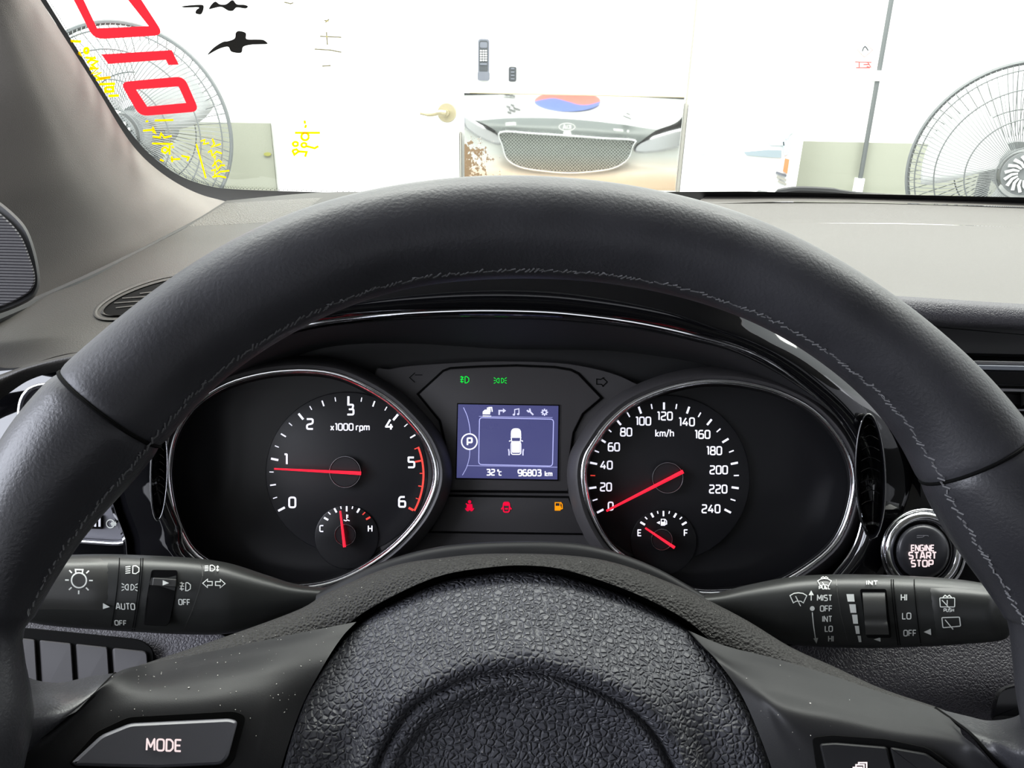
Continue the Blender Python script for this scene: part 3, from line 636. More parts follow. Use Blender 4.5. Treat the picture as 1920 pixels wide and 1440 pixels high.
# upper pad: rows run away from the windscreen
loft('upper_pad', [
 [(1330, 364, .945), (1500, 362, .95), (1700, 365, .955), (1960, 373, .96), (2300, 380, .97)],
 [(1300, 383, .90), (1500, 378, .905), (1700, 381, .91), (1960, 389, .915), (2300, 396, .93)]], M['dash'], ds, 30, 4, .01)
loft('upper_pad', [
 [(900, 372, .905), (1200, 378, .905), (1500, 379, .908), (1700, 382, .912), (1960, 390, .918), (2300, 398, .93)],
 [(900, 410, .85), (1200, 412, .85), (1500, 418, .85), (1700, 419, .85), (1960, 427, .855), (2300, 432, .86)]], M['dash'], ds, 30, 6, .01)
loft('upper_pad', [
 [(900, 411, .846), (1200, 413, .846), (1500, 418, .846), (1700, 420, .846), (1960, 427, .85), (2300, 433, .86)],
 [(900, 450, .74), (1200, 460, .73), (1500, 470, .725), (1700, 480, .72), (1960, 490, .72), (2300, 500, .72)],
 [(900, 500, .62), (1200, 515, .62), (1500, 530, .62), (1700, 540, .62), (1960, 552, .62), (2300, 560, .62)],
 [(900, 520, .575), (1200, 535, .575), (1500, 545, .58), (1700, 556, .585), (1960, 572, .59), (2300, 585, .59)]], M['dash'], ds, 40, 30, .01)
loft('front_band', [
 [(1500, 545, .58), (1700, 556, .585), (1960, 572, .59), (2300, 585, .59)],
 [(1500, 556, .571), (1700, 566, .576), (1960, 583, .58), (2300, 597, .58)],
 [(1500, 580, .570), (1700, 590, .574), (1960, 605, .578), (2300, 620, .58)],
 [(1500, 596, .578), (1700, 604, .582), (1960, 617, .586), (2300, 632, .59)],
 [(1500, 606, .60), (1700, 612, .605), (1960, 624, .61), (2300, 640, .61)]], M['dashband'], ds, 30, 16)
def ext(row):
    x, y, d = row[-1]; X = 960 + 1442 * 1.38 / d; k = (X - x); return [(x - 6, y, d), (x + k * .5, y + k * .5 * .022, d + .004), (X, y + k * .022, d + .008)]
for m_, rows in ((M['dash'], [[(2300, 380, .97)], [(2300, 396, .93)], [(2300, 432, .86)], [(2300, 500, .72)], [(2300, 560, .62)], [(2300, 585, .59)]]), (M['dashband'], [[(2300, 585, .59)], [(2300, 597, .58)], [(2300, 620, .58)], [(2300, 632, .59)], [(2300, 640, .61)]])):
    loft('passenger_pad', [ext(r) for r in rows], m_, ds, 12, 24, .01)
mb = MB(); mb.box((-.60, .62, .62), (1.38, .90, 1.17)); mb.build('dash_core', M['blacksoft'], ds, False)
mb = MB(); mb.box((.47, .585, .64), (1.38, .62, 1.16)); mb.build('passenger_fascia', M['char'], ds, False)
mb = MB(); mb.box((.34, .50, .56), (.47, .62, 1.02)); mb.build('console_side', M['char'], ds, False)
# left top: from pillar foot to the side
side_pad = loft('side_pad', [
 [(425, 376, .925), (600, 361, .93), (760, 361, .93), (960, 366, .93)],
 [(335, 430, .80), (500, 425, .80), (700, 430, .80), (960, 440, .80)],
 [(190, 502, .64), (350, 510, .62), (560, 520, .60), (960, 530, .60)],
 [(0, 588, .535), (140, 620, .50), (330, 640, .485), (700, 600, .50)],
 [(-120, 640, .50), (10, 690, .462), (150, 660, .455), (420, 650, .46)],
 ], M['dashshade'], ds, 46, 50, .01)
loft('side_edge', [
 [(-120, 740, .47), (-40, 716, .464), (10, 699, .461), (60, 681, .458), (145, 661, .455), (300, 640, .455)],
 [(-120, 748, .462), (-40, 723, .457), (10, 704, .454), (60, 686, .451), (145, 666, .449), (300, 646, .449)],
 [(-120, 770, .464), (-40, 745, .460), (12, 716, .457), (62, 694, .454), (145, 676, .451), (300, 655, .451)],
 [(-140, 900, .49), (-60, 800, .48), (20, 735, .475), (72, 706, .472), (150, 690, .469), (300, 670, .469)]], M['dashshade'], ds, 30, 14)
# side-window demister grille plate of the speaker field
gd = surf(side_pad, default=.85)
q0, q1, q2, q3 = (350, 425), (424, 381), (606, 370), (540, 415); vs = []
for a_ in range(10):
    for b_ in range(24):
        u, v = b_ / 23, a_ / 9; x = (q1[0] + (q2[0] - q1[0]) * u) * (1 - v) + (q0[0] + (q3[0] - q0[0]) * u) * v; y = (q1[1] + (q2[1] - q1[1]) * u) * (1 - v) + (q0[1] + (q3[1] - q0[1]) * u) * v
        e = 0 if min(u, 1 - u, v, 1 - v) < .01 else .0016; vs.append(P(x, y, gd(x, y) - .0004 - e))
mk('speaker_grille', vs, [(i * 24 + j, i * 24 + j + 1, (i + 1) * 24 + j + 1, (i + 1) * 24 + j) for i in range(9) for j in range(23)], mat('perforated_plastic', (.10, .095, .085), .6, bump=('dots', 520, 1.0, .0015)), ds, True, 40)
# gauge surround: piano black, closed band from the trim line outwards
trim_line = cr([(365, 1048), (338, 985), (315, 925), (309, 870), (322, 795), (352, 735), (400, 688), (462, 650), (560, 612), (700, 592), (860, 583), (1000, 584), (1100, 592), (1200, 606), (1300, 628), (1390, 654), (1462, 691), (1540, 752), (1583, 800), (1609, 850), (1620, 905), (1618, 965), (1601, 1025), (1565, 1075), (1505, 1125), (1300, 1160), (960, 1130), (560, 1150)], 120, True)
def tl_d(x, y):                                   # depth of the lip: nearest at the top
    return .405 - .035 * max(0, min(1, (900 - y) / 320))
cxm, cym = 960, 860
def outpt(p, s, dx=0):
    v = Vector((p[0] - cxm, p[1] - cym)); l = v.length; v = v / l
    ex = 1 if abs(v.x) < .75 else 1
    return (p[0] + v.x * s * ex, p[1] + v.y * s)
def topk(p):
    t = max(0, min(1, (790 - p[1]) / 130)); return .06 + .94 * t * t * (3 - 2 * t)
def ringloft(name, steps, m, parent, base=trim_line, n=160):
    """steps: (outward shift px, depth offset)"""
    rows = [[(*outpt(p, s * (topk(p) if s < -3 else 1)), tl_d(*p) + (dd if s < 20 or name != 'gauge_surround' else dd + (min(dd, -.008) - dd) * max(0, min(1, (1400 - p[0]) / 160)) * topk(p) * .9)) for p in base] for s, dd in steps]
    return loft(name, rows, m, parent, n, len(steps) * 3, closed=True)
ringloft('gauge_surround', [(-2, 0), (8, -.004), (28, -.006), (60, -.001), (95, .010), (112, .03)], M['gloss'], ds)
rows = [[(*outpt(p, 106), tl_d(*p) + .004) for p in trim_line], [(*outpt(p, 104), .46) for p in trim_line], [(*outpt(p, 70), .62) for p in trim_line]]
loft('binnacle_shell', rows, M['blacksoft'], ds, 120, 12, closed=True)
ringloft('surround_lip', [(-2, 0), (-6, .0), (-12, .004), (-16, .009)], M['gloss'], ds)
mb = MB(); pp = [P(*p, tl_d(*p) - .0015) for p in trim_line]; mb.tube(pp, .00055, 8, True); mb.build('chrome_trim_line', M['chrome'], ds)
ringloft('visor_lining', [(-15, .009), (-40, .025), (-62, .040), (-72, .055)], M['blacksoft'], ds)
# glossy cheek at the far left carrying the switch panel
loft('left_cheek', [[(-60, 700, 0.487), (100, 690, 0.482), (200, 700, 0.474), (330, 740, 0.464)], [(-60, 860, 0.482), (100, 860, 0.474), (200, 860, 0.467), (330, 860, 0.459)], [(-60, 1000, 0.477), (100, 1000, 0.470), (200, 1000, 0.464), (380, 1000, 0.462)], [(-60, 1100, 0.482), (100, 1100, 0.474), (200, 1100, 0.468), (420, 1100, 0.467)]], M['gloss'], ds, 20, 20)
loft('right_cheek', [[(1600, 700, .432), (1660, 720, .425), (1760, 760, .425), (1960, 800, .44)], [(1632, 850, .43), (1690, 860, .418), (1800, 870, .418), (1960, 880, .43)], [(1632, 1000, .425), (1690, 1000, .405), (1800, 1000, .405), (1960, 1000, .42)], [(1600, 1100, .43), (1690, 1100, .41), (1800, 1100, .41), (1960, 1100, .43)]], M['gloss'], ds, 24, 24)
fo = rnd([(34, 722), (262, 700), (258, 1026), (20, 1010)], 48, True, 8); fi = offs(fo, 9)
frame('switch_frame', fo, fi, .447, .449, .004, M['chrome'], ds)
slab('switch_plate', fi, .452, .004, M['switch'], ds, 2)
slab('switch_recess', rnd([(120, 950), (193, 966), (193, 992), (120, 990)], 3), .4505, .002, M['gap'], ds, 1)
for k in range(4): slab('thumb_wheel_ridge', [(160 + k * 8, 972), (165 + k * 8, 970), (165 + k * 8, 988), (160 + k * 8, 988)], .4495, .002, M['satin'], ds, .5)
icon('dimmer_symbol', [ell(0, 0, 1, 1, 18, 0, .6, 5.7), [(.2, -.35), (1.4, -.35)], [(.0, 0), (1.5, 0)], [(.2, .35), (1.4, .35)]], 207, 982, 7.5, 2, .4517, M['white'], ds)
# slot-like oval ornaments either side of the gauges
def oval(cx, cy, rx, ry, d, rot, nf, nm='oval_ornament'):
    eo = ell(cx, cy, rx, ry, 60, rot); ei = ell(cx, cy, rx * .80, ry * .93, 60, rot)
    f = frame(nm, eo, ei, d, d + .001, .004, M['gloss'], ds)
    mb = MB(); mb.tube([P(x, y, d - .0004) for x, y in ell(cx, cy, rx * .93, ry * .975, 60, rot)], .0004, 6, True); mb.build('oval_rim', M['chrome'], f)
    rows = [[(*p, d + q) for p in ell(cx, cy, rx * s, ry * s2, 40, rot)] for s, s2, q in ((.80, .93, .001), (.6, .8, .010), (.3, .5, .014), (.02, .02, .015))]
    loft('oval_bowl', rows, M['gloss'], f, 40, 12, closed=True)
    for k in range(nf):
        t = -.78 + 1.2 * k / (nf - 1); w = rx * .6 * math.sqrt(max(0, 1 - t * t)); y0 = cy + ry * t
        pts = [(cx - w + 2 * w * q / 8, y0 - 7 * math.sin(math.pi * q / 8) + 3, d + .004) for q in range(9)]
        mb = MB(); mb.tube([P(*p) for p in pts], .0003, 6); mb.build('oval_fin', M['gloss'], f)
oval(1632, 893, 30, 119, .385, -.03, 8); oval(298, 886, 17, 92, .388, .03, 9)
# knee panels
loft('knee_panel', [[(-80, 1060, .50), (120, 1080, .50), (420, 1090, .49), (700, 1100, .49), (1200, 1100, .49), (1600, 1080, .49), (1960, 1060, .49)], [(-80, 1130, .463), (120, 1150, .458), (420, 1160, .447), (700, 1170, .445), (1200, 1170, .445), (1600, 1165, .445), (1960, 1150, .45)], [(-80, 1190, .448), (120, 1200, .441), (420, 1210, .433), (700, 1220, .432), (1200, 1215, .432), (1600, 1212, .432), (1960, 1205, .44)],
 [(-80, 1300, .442), (120, 1320, .432), (420, 1330, .423), (700, 1330, .42), (1200, 1330, .42), (1600, 1330, .422), (1960, 1330, .43)], [(-80, 1500, .46), (120, 1500, .45), (420, 1500, .45), (700, 1500, .45), (1200, 1500, .45), (1600, 1500, .45), (1960, 1500, .45)]], M['dashband'], ds, 50, 36, .01)
kd = lambda x, y: .434 - (x - 120) * .00003 - (y - 1210) * .00006
fo = rnd([(-60, 1172), (60, 1178), (262, 1198), (288, 1215), (292, 1300), (-60, 1300)], 14, True, 5)
slab('blank_recess', fo, kd, .006, M['gap'], ds, 2)
xs = [-45, 70, 138, 206, 280]
for k in range(4):
    x0, x1 = xs[k] + (4 if k else 0), xs[k + 1] - 4; ty = lambda x: 1196 + (x - 40) * .105
    slab('switch_blank', rnd([(x0, ty(x0)), (x1, ty(x1)), (x1 + 6, 1300), (x0 + 6, 1300)], 5 if k < 3 else 9, True, 4), lambda x, y: kd(x, y) - .002, .005, mat('blank_plastic', (.024, .022, .024), .55), ds, 2.5)
# black glossy slot at the far right (key reader)
slab('knob_cover', cr([(1858, 1348), (1862, 1315), (1872, 1293), (1900, 1282), (1960, 1276), (1990, 1330), (1920, 1350), (1880, 1350)], 40, True), .40, .02, M['gloss'], ds, 8, .008)

# ---- side demister vent (left) and centre vent (right)
va = thing('air_vent', 'small oval side window vent in the dash near the pillar', 'air vent', P(260, 560, .6), 'dashboard air vents')
SD = surf(side_pad, default=.56)
def fol(name, outer, inner_, k0, k1, bulge, m):
    n = len(outer); vs = []; L = [(0, -.0005), (.15, k0), (.5, (k0 + k1) / 2 + bulge), (.85, k1), (1, -.0002)]
    for t, o_ in L:
        for a, b_ in zip(outer, inner_):
            x, y = a[0] + (b_[0] - a[0]) * t, a[1] + (b_[1] - a[1]) * t; vs.append(P(x, y, SD(x, y) - o_))
    return mk(name, vs, [(k * n + i, k * n + (i + 1) % n, (k + 1) * n + (i + 1) % n, (k + 1) * n + i) for k in range(4) for i in range(n)], m, va, True, 60)
eo = ell(275, 556, 106, 31, 64, -.33); ei = ell(277, 557, 99, 25, 64, -.33); eo2 = ell(280, 556, 90, 21, 64, -.33)
fol('vent_rim', eo, ei, .003, .002, .0015, M['dashshade']); fol('inner_rim', offs(ei, 5), eo2, .0015, .004, .001, M['dashshade'])
slab('vent_cavity', eo2, lambda x, y: SD(x, y) - .0012, .0006, M['gap'], va, .5)
for k in range(4):
    y0 = 545 + k * 9; cx = 292 - k * 15; w = (30, 48, 48, 30)[k]
    slab('vent_slat', [(cx - w, y0 + 4), (cx + w, y0 - 3), (cx + w, y0 - .8), (cx - w, y0 + 6.2)], lambda x, y: SD(x, y) - .0028, .0012, M['dashshade'], va, .5)
vb = thing('air_vent', 'black centre dash vent with a silver strip behind the rim at right', 'air vent', P(1850, 700, .56), 'dashboard air vents')
slab('vent_cavity', [(1640, 622), (2500, 644), (2500, 960), (1640, 960)], .60, .01, M['gap'], vb, 2)
slab('upper_lip', rnd([(1640, 598), (2500, 628), (2500, 684), (1640, 664)], 4), .594, .006, M['black'], vb, 6, .008)
for k, (y0, h_, m_, dd) in enumerate(((674, 8, 'satin', .56), (682, 10, 'rplastic', .557), (693, 26, 'gloss', .556), (724, 8, 'satin', .57), (734, 22, 'black', .575), (762, 6, 'satin', .57), (772, 40, 'black', .58))):
    slab('silver_strip' if m_ == 'satin' else 'vent_slat', [(1640, y0 - 2), (2500, y0 + 16), (2500, y0 + h_ + 16), (1640, y0 + h_ - 2)], dd, .02 if k else .012, M[m_], vb, 1.5, .003)
slab('vent_divider', [(1914, 735), (1919, 735), (1919, 762), (1914, 762)], .568, .01, M['gloss'], vb, .6)

# ---- A pillar, door corner
ap = loft('pillar_trim', [
 [(40, -60, .575), (76, 0, .60), (172, 150, .675), (228, 243, .745), (262, 288, .80), (300, 322, .845), (340, 348, .88), (380, 366, .91), (427, 379, .94), (480, 400, .95)],
 [(15, -60, .545), (50, 0, .57), (140, 150, .635), (200, 250, .70), (236, 300, .75), (270, 340, .79), (310, 370, .82), (345, 390, .845), (388, 404, .87), (440, 425, .88)],
 [(-30, -60, .525), (10, 0, .55), (90, 170, .60), (150, 290, .66), (185, 345, .70), (215, 385, .735), (250, 415, .765), (285, 440, .79), (320, 452, .81), (370, 480, .82)],
 [(-110, -60, .520), (-60, 0, .54), (20, 180, .58), (75, 320, .63), (105, 385, .665), (130, 430, .695), (160, 465, .72), (195, 495, .74), (225, 508, .755), (270, 540, .77)],
 [(-300, -60, .515), (-260, 0, .53), (-180, 200, .555), (-110, 360, .59), (-70, 440, .62), (-40, 500, .645), (-10, 550, .67), (20, 590, .685), (50, 610, .695), (90, 640, .71)]], M['pillar'], None, 60, 40, .008)
ap.name = 'pillar_trim'; tag(ap, 'beige-grey fabric windscreen pillar trim at the left', 'pillar trim')
dc = thing('door_speaker', 'dark ribbed tweeter grille in the door corner below the pillar', 'speaker', P(20, 500, .5))
slab('speaker_frame', cr([(-90, 330), (-30, 360), (12, 388), (48, 425), (66, 470), (75, 520), (70, 548), (52, 566), (0, 588), (-90, 612)], 50, True), .462, .03, M['sail'], dc, 5)
slab('speaker_grille', cr([(-90, 350), (-35, 378), (5, 404), (38, 440), (56, 482), (66, 520), (60, 542), (44, 556), (0, 576), (-90, 598)], 50, True), .459, .005, M['ribbed'], dc, 3)
mb = MB(); mb.tube([P(*p) for p in cr([(430, 383, .925), (335, 436, .795), (190, 510, .63), (80, 560, .57), (0, 594, .52), (-60, 620, .5)], 30)], .0035, 8); tag(mb.build('weather_seal', M['rubber'], None), 'thin black seal line between pillar trim and dash', 'seal')
# wiper resting on the cowl outside
wp = thing('wiper', 'black wiper blade end resting below the glass ahead of the reflected car corner', 'wiper', WSH(1520, 364, .03))
mb = MB(); mb.tube([WSH(x, y, .02) for x, y in cr([(1440, 366), (1470, 360), (1500, 357), (1560, 360), (1610, 366), (1700, 372)], 24)], [.002] * 3 + [.005] * 12 + [.004] * 9, 8); mb.build('blade', M['rubber'], wp)

# ================================================================== INSTRUMENT CLUSTER
DF = .430
ic = thing('instrument_cluster', 'lit instrument cluster with two dials and a blue display', 'instrument cluster', P(960, 1120, DF))
slab('backing_plate', rnd([(300, 640), (1640, 640), (1640, 1150), (300, 1150)], 60), DF + .006, .01, M['black'], ic, 2)
slab('centre_panel', cr([(700, 720), (735, 690), (850, 679), (960, 676), (1080, 683), (1180, 712), (1210, 760), (1200, 1000), (1150, 1050), (800, 1050), (700, 1000)], 60, True), DF - .002, .008, M['char'], ic, 2)
ip = [(786, 739), (832, 697), (845, 692), (900, 689), (968, 687), (1040, 690), (1070, 695), (1084, 702), (1126, 746), (1092, 775), (1074, 811), (1066, 868), (1065, 921), (837, 919), (840, 880), (838, 839), (826, 788)]
slab('panel_groove', offs(ip, -4), DF - .0028, .002, M['gap'], ic, 1)
slab('display_panel', ip, DF - .0042, .002, mat('display_panel_grey', (.062, .058, .060), .5, bump=('noise', 2000, .15, .0002)), ic, 3)
lp = [(835, 931), (1066, 934), (1078, 965), (1094, 1000), (808, 996), (825, 960)]
slab('warning_groove', offs(lp, -4), DF - .0028, .002, M['gap'], ic, 1)
slab('warning_panel', lp, DF - .0040, .002, M['char'], ic, 2)
E0 = DF - .0042
lcd = slab('display_screen', [(859, 758), (1047, 761), (1045, 899), (856, 896)], E0 - .0006, .0006, M['lcd'], ic, .6)
mb = MB(); stroke_geo(mb, [(858, 757), (1048.5, 760), (1046.5, 900.5), (855, 897.5)], 2, E0 - .0004, True); mb.build('screen_border', M['gap'], lcd, False)
E1 = E0 - .0008
icon('gear_indicator_ring', [['c'] + ell(0, 0, 1, 1, 32)], 880, 828, 14.5, 2.4, E1, M['lit'], lcd)
text('gear_letter', 'P', 880.5, 828, 13, 3.2, E1, M['lit'], lcd, xs=1.1)
mb = MB(); a = cr([(869, 764), (876, 780), (880, 797), (882, 813)], 10); stroke_geo(mb, a, 1.3, E1); stroke_geo(mb, cr([(881, 843), (880, 858), (875, 876), (867, 891)], 10), 1.3, E1)
stroke_geo(mb, [(898, 780.5), (1036, 783)], .8, E1); stroke_geo(mb, [(875, 873), (1045, 876)], .9, E1); mb.build('screen_lines', M['lcdsoft'], lcd, False)
mb = MB(); stroke_geo(mb, rnd([(899, 783), (1038, 786), (1036, 874), (897.5, 871)], 6), 1.6, E1, True); mb.build('screen_frame', M['lcdsoft'], lcd, False)
text('temperature_reading', '32', 920, 885.5, 10.5, 2.3, E1, M['lit'], lcd, gap=.22); text('temperature_unit', '°c', 936.5, 886, 10, 1.8, E1, M['lit'], lcd, gap=.1)
text('odometer_reading', '96803', 993, 886.5, 11, 2.4, E1, M['lit'], lcd, gap=.22); text('odometer_unit', 'km', 1028.5, 888, 9, 1.9, E1, M['lit'], lcd, gap=.22)
icon('trip_tab_symbol', [[(2, -9), (8, -9), (9, -1)]], 914, 773, 1, 2, E1, M['lit'], lcd, fills=([(-9, 4), (-9, -1), (-5, -5), (1, -5), (5, -1), (5, 4)], [(-1, -9), (6, -9), (6, 0), (4, -2), (2, -5), (-1, -5)]))
mb = MB(); stroke_geo(mb, [(905, 780), (921, 780.5)], 1.8, E1); mb.build('tab_underline', M['lit'], lcd, False)
icon('turn_tab_symbol', [[(-5, 6), (-5, -2), (3, -2)]], 941, 772, 1, 2.8, E1, M['litdim'], lcd, fills=([(2, -6.5), (8, -2), (2, 2.5)],))
icon('music_tab_symbol', [[(-3, 4), (-3, -5), (5, -6.5), (5, 3)]], 968, 773, 1, 1.8, E1, M['litdim'], lcd, fills=(ell(-4.5, 4.5, 2.4, 2, 10), ell(3.5, 3.5, 2.4, 2, 10)))
icon('service_tab_symbol', [[(-2, -2), (6, 6)], [(-6, -3), (-3, 0), (0, -2), (-1, -6)]], 994, 772, 1, 3, E1, M['litdim'], lcd)
icon('settings_tab_symbol', [['c'] + ell(0, 0, 3.6, 3.6, 18)] + [[(math.cos(k * .785) * 4, math.sin(k * .785) * 4), (math.cos(k * .785) * 6.6, math.sin(k * .785) * 6.6)] for k in range(8)], 1021, 773, 1, 2.4, E1, M['litdim'], lcd)
# car pictogram
icon('car_pictogram', [['c', (-9, -9), (9, -9), (8, -1), (-8, -1)], [(-10, -3), (-13, -1.5)], [(10, -3), (13, -1.5)], ['c'] + rnd([(-9, 0), (9, 0), (9, 23), (-9, 23)], 4)], 967.5, 829, 1, 1.8, E1, M['lit'], lcd,
     fills=(rnd([(-10, -8.5), (-9, -26), (9, -26), (10, -8.5), (0, -10)], 8, True, 5), rnd([(-7.5, 0), (7.5, 0), (7.5, 20), (-7.5, 20)], 2)))
icon('rear_wheel_symbol', [[(-14, 13), (-13, 18), (-13, 25)], [(14, 13), (13, 18), (13, 25)]], 967.5, 829, 1, 2.6, E1, M['litdim'], lcd)
# tell-tales
fog = [[(1, -6), (1, 6), (4, 6), (8, 3), (8, -3), (4, -6), (1, -6)], [(-1.5, -4.5), (-8, -5.5)], [(-1.5, -.5), (-8, -1)], [(-1.5, 3.5), (-8, 3.5)], [(-5.5, -7), (-4, -3), (-6, 1), (-4.5, 6)]]
icon('fog_lamp_tell_tale', fog, 871, 712, 1, 1.5, E0, M['green'], ic)
pos = [[(-2, -4), (-2, 4), (-4, 4), (-6.5, 1.5), (-6.5, -1.5), (-4, -4), (-2, -4)], [(2, -4), (2, 4), (4, 4), (6.5, 1.5), (6.5, -1.5), (4, -4), (2, -4)]] + [[(s * 8, y * .8), (s * 11.5, y * 1.3)] for s in (-1, 1) for y in (-4, 0, 4)]
icon('side_lamp_tell_tale', pos, 938, 713.5, 1.05, 1.15, E0, M['green'], ic)
EW = DF - .004
icon('seat_belt_tell_tale', [[(-7, -5), (7, 7)], [(-8, 4), (-5, 8), (-2, 9)], [(8, 4), (5, 8), (2, 9)]], 880.5, 949, 1, 2, EW, M['red'], ic, fills=(ell(0, -8, 3.2, 3.2, 14), [(-5, -4), (5, -4), (6, 5), (3, 8), (-3, 8), (-6, 5)]))
icon('door_ajar_tell_tale', [['c'] + rnd([(-5, -8), (5, -8), (6, 0), (5, 10), (-5, 10), (-6, 0)], 3), [(-6, 1), (-9.5, 5)], [(6, 1), (9.5, 5)], [(-4, -3), (4, -3)], [(-3, 4), (3, 4)]], 949.5, 950, 1, 2.6, EW, M['red'], ic, fills=([(-5, -8), (5, -8), (4, -2), (-4, -2)],))
icon('low_fuel_tell_tale', [['c', (-6, -7), (3, -7), (3, 7), (-6, 7)], [(4, 0), (5, 5), (7.5, 4), (7, -4), (4, -8)]], 1047, 949.5, 1, 1.8, EW, M['amber'], ic, fills=([(-5, -1), (2.5, -1), (2.5, 7), (-5, 7)],))
icon('left_turn_arrow', [[(10, -9), (0, 0), (10, 9)], [(10, -5), (24, -5)]], 768, 708, 1, 1.4, DF - .002, M['gap'], ic)
icon('right_turn_arrow', [[(8, -9), (0, -5), (-8, -6), (-8, 5), (2, 5), (6, 10)], [(4, -9), (14, 0), (4, 10)]], 1126, 716, .9, 1.8, DF - .002, M['gap'], ic)
# gauge pods
RL = cr([(562, 690), (625, 696), (679, 716), (739, 753), (792, 808), (817, 856), (822, 900), (808, 945), (781, 988), (737, 1033), (680, 1072), (622, 1097), (560, 1106), (490, 1099), (420, 1075), (362, 1040), (330, 985), (314, 920), (313, 868), (326, 810), (362, 757), (420, 718), (490, 697)], 96, True)
RR = cr([(1350, 710), (1396, 714), (1457, 729), (1518, 759), (1564, 802), (1592, 848), (1604, 894), (1601, 940), (1582, 998), (1549, 1041), (1488, 1084), (1436, 1105), (1366, 1115), (1300, 1114), (1230, 1090), (1173, 1054), (1136, 1022), (1104, 965), (1090, 905), (1093, 862), (1108, 832), (1138, 790), (1182, 753), (1243, 726), (1304, 712)], 96, True)
def shrink(pts, c, k): return [(c[0] + (x - c[0]) * k, c[1] + (y - c[1]) * k) for x, y in pts]
def gauge(name, ring, c, hub, R, label):
    g0 = slab(name, offs(ring, 4), DF, .004, M['dial'], ic, 2); g0['label'] = label
    # flared hood, chrome ring, inner step
    rows = [[(*p, DF - .001) for p in shrink(ring, c, 1.11)], [(*p, DF - .012) for p in shrink(ring, c, 1.085)], [(*p, DF - .019) for p in shrink(ring, c, 1.035)], [(*p, DF - .018) for p in ring]]
    loft('gauge_hood', rows, M['char'], g0, 96, 12, closed=True)
    mb = MB(); mb.tube([P(x, y, DF - .0175) for x, y in offs(ring, 3.2)], .0016, 16, True); mb.build('chrome_ring', M['chrome'], g0)
    mb = MB(); mb.tube([P(x, y, DF - .0152) for x, y in offs(ring, 8)], .0004, 8, True); mb.build('inner_chrome_line', M['chrome'], g0)
    rows = [[(*p, DF - .0165) for p in offs(ring, 4)], [(*p, DF - .0135) for p in offs(ring, 8.5)], [(*p, DF - .013) for p in offs(ring, 10)]]
    loft('ring_step', rows, M['satin'], g0, 96, 4, closed=True)
    rows = [[(*p, DF - .013) for p in offs(ring, 10)], [(*p, DF - .005) for p in offs(ring, 12)], [(*p, DF - .0005) for p in offs(ring, 15)]]
    loft('gauge_well', rows, M['black'], g0, 96, 6, closed=True)
    slab('dial_disc', ell(hub[0], hub[1], R, R, 80), DF - .0025, .002, M['dial2'], g0, 2)
    return g0
tg = gauge('tachometer', RL, (572, 897), (650, 887), 152, 'left dial counting engine speed to 6')
sg_ = gauge('speedometer', RR, (1345, 912), (1250, 897), 156, 'right dial counting speed to 240')
ED = DF - .0026
def ticks(name, c, lst, m, parent, d=ED):
    mb = MB()
    for (a, r0, r1, w) in lst:
        ca, sa = math.cos(math.radians(a)), -math.sin(math.radians(a))
        stroke_geo(mb, [(c[0] + r0 * ca, c[1] + r0 * sa), (c[0] + r1 * ca, c[1] + r1 * sa)], w, d)
    return mb.build(name, m, parent, False)
# tachometer: 0 at 208 deg .. 6 at -28 deg (about the scale centre)
tc_ = (652, 890); a0, a1 = 207.5, -28.5
lst = []
for k in range(0, 19):
    v = k / 4; a = a0 + (a1 - a0) * v / 6
    if k % 4 == 0: lst.append((a, 133, 147, 4.0))
    elif k % 2 == 0: lst.append((a, 136, 147, 2.6))
    else: lst.append((a, 139, 147, 1.7))
lst = [t for t in lst if t[0] > 20]
ticks('scale_marks', tc_, lst, M['lit'], tg)
mb = MB(); stroke_geo(mb, [(tc_[0] + 142 * math.cos(math.radians(a)), tc_[1] - 142 * math.sin(math.radians(a))) for a in [21.5 - 50 * i / 30 for i in range(31)]], 3.6, ED)
for a, r0, w in ((10.8, 128, 3.4), (-28.5, 130, 4.2), (21, 134, 2), (1, 135, 1.6), (-9, 134, 2), (-19, 135, 1.6)):
    ca, sa = math.cos(math.radians(a)), -math.sin(math.radians(a)); stroke_geo(mb, [(tc_[0] + r0 * ca, tc_[1] + r0 * sa), (tc_[0] + 140 * ca, tc_[1] + 140 * sa)], w, ED)
mb.build('red_zone', M['litred'], tg, False)
for s, x, y in (('0', 548, 942), ('1', 536, 861), ('2', 581, 795), ('3', 657, 768), ('4', 730, 796), ('5', 771, 867), ('6', 754, 941)):
    text('numeral', s, x, y, 18.5, 3.4, ED, M['lit'], tg, xs=1.05)
text('unit_lettering', 'x1000', 641, 800.5, 12, 2.1, ED, M['lit'], tg, gap=.24); text('unit_lettering', 'rpm', 680, 800.5, 12, 2.1, ED, M['lit'], tg, gap=.24)
def hubring(c, r, parent, d):
    slab('hub_cap', ell(c[0], c[1], r, r, 40), d - .0035, .0035, M['dial2'], parent, 2)
    mb = MB(); mb.tube([P(x, y, d - .0036) for x, y in ell(c[0], c[1], r, r, 48)], .00025, 6, True); mb.build('hub_ring', M['satin'], parent)
def needle(a_, b_, w0, w1, d, parent, name='needle'):
    a, b2 = Vector(a_), Vector(b_); t = (b2 - a).normalized(); nn = Vector((-t.y, t.x)); rows = []
    vs = []
    for p, w in ((a, w0), (b2, w1)):
        for s, dz in ((1, .0012), (0, 0), (-1, .0012)):
            q = p + nn * (w / 2 * s); vs.append(P(q.x, q.y, d + dz))
    vs += [P(a.x, a.y, d + .0022), P(b2.x, b2.y, d + .0022)]
    mk(name, vs, [(0, 1, 4, 3), (1, 2, 5, 4), (0, 3, 7, 6), (2, 6, 7, 5), (0, 6, 1), (1, 6, 2), (3, 4, 7), (4, 5, 7)], M['needle'], parent, False)
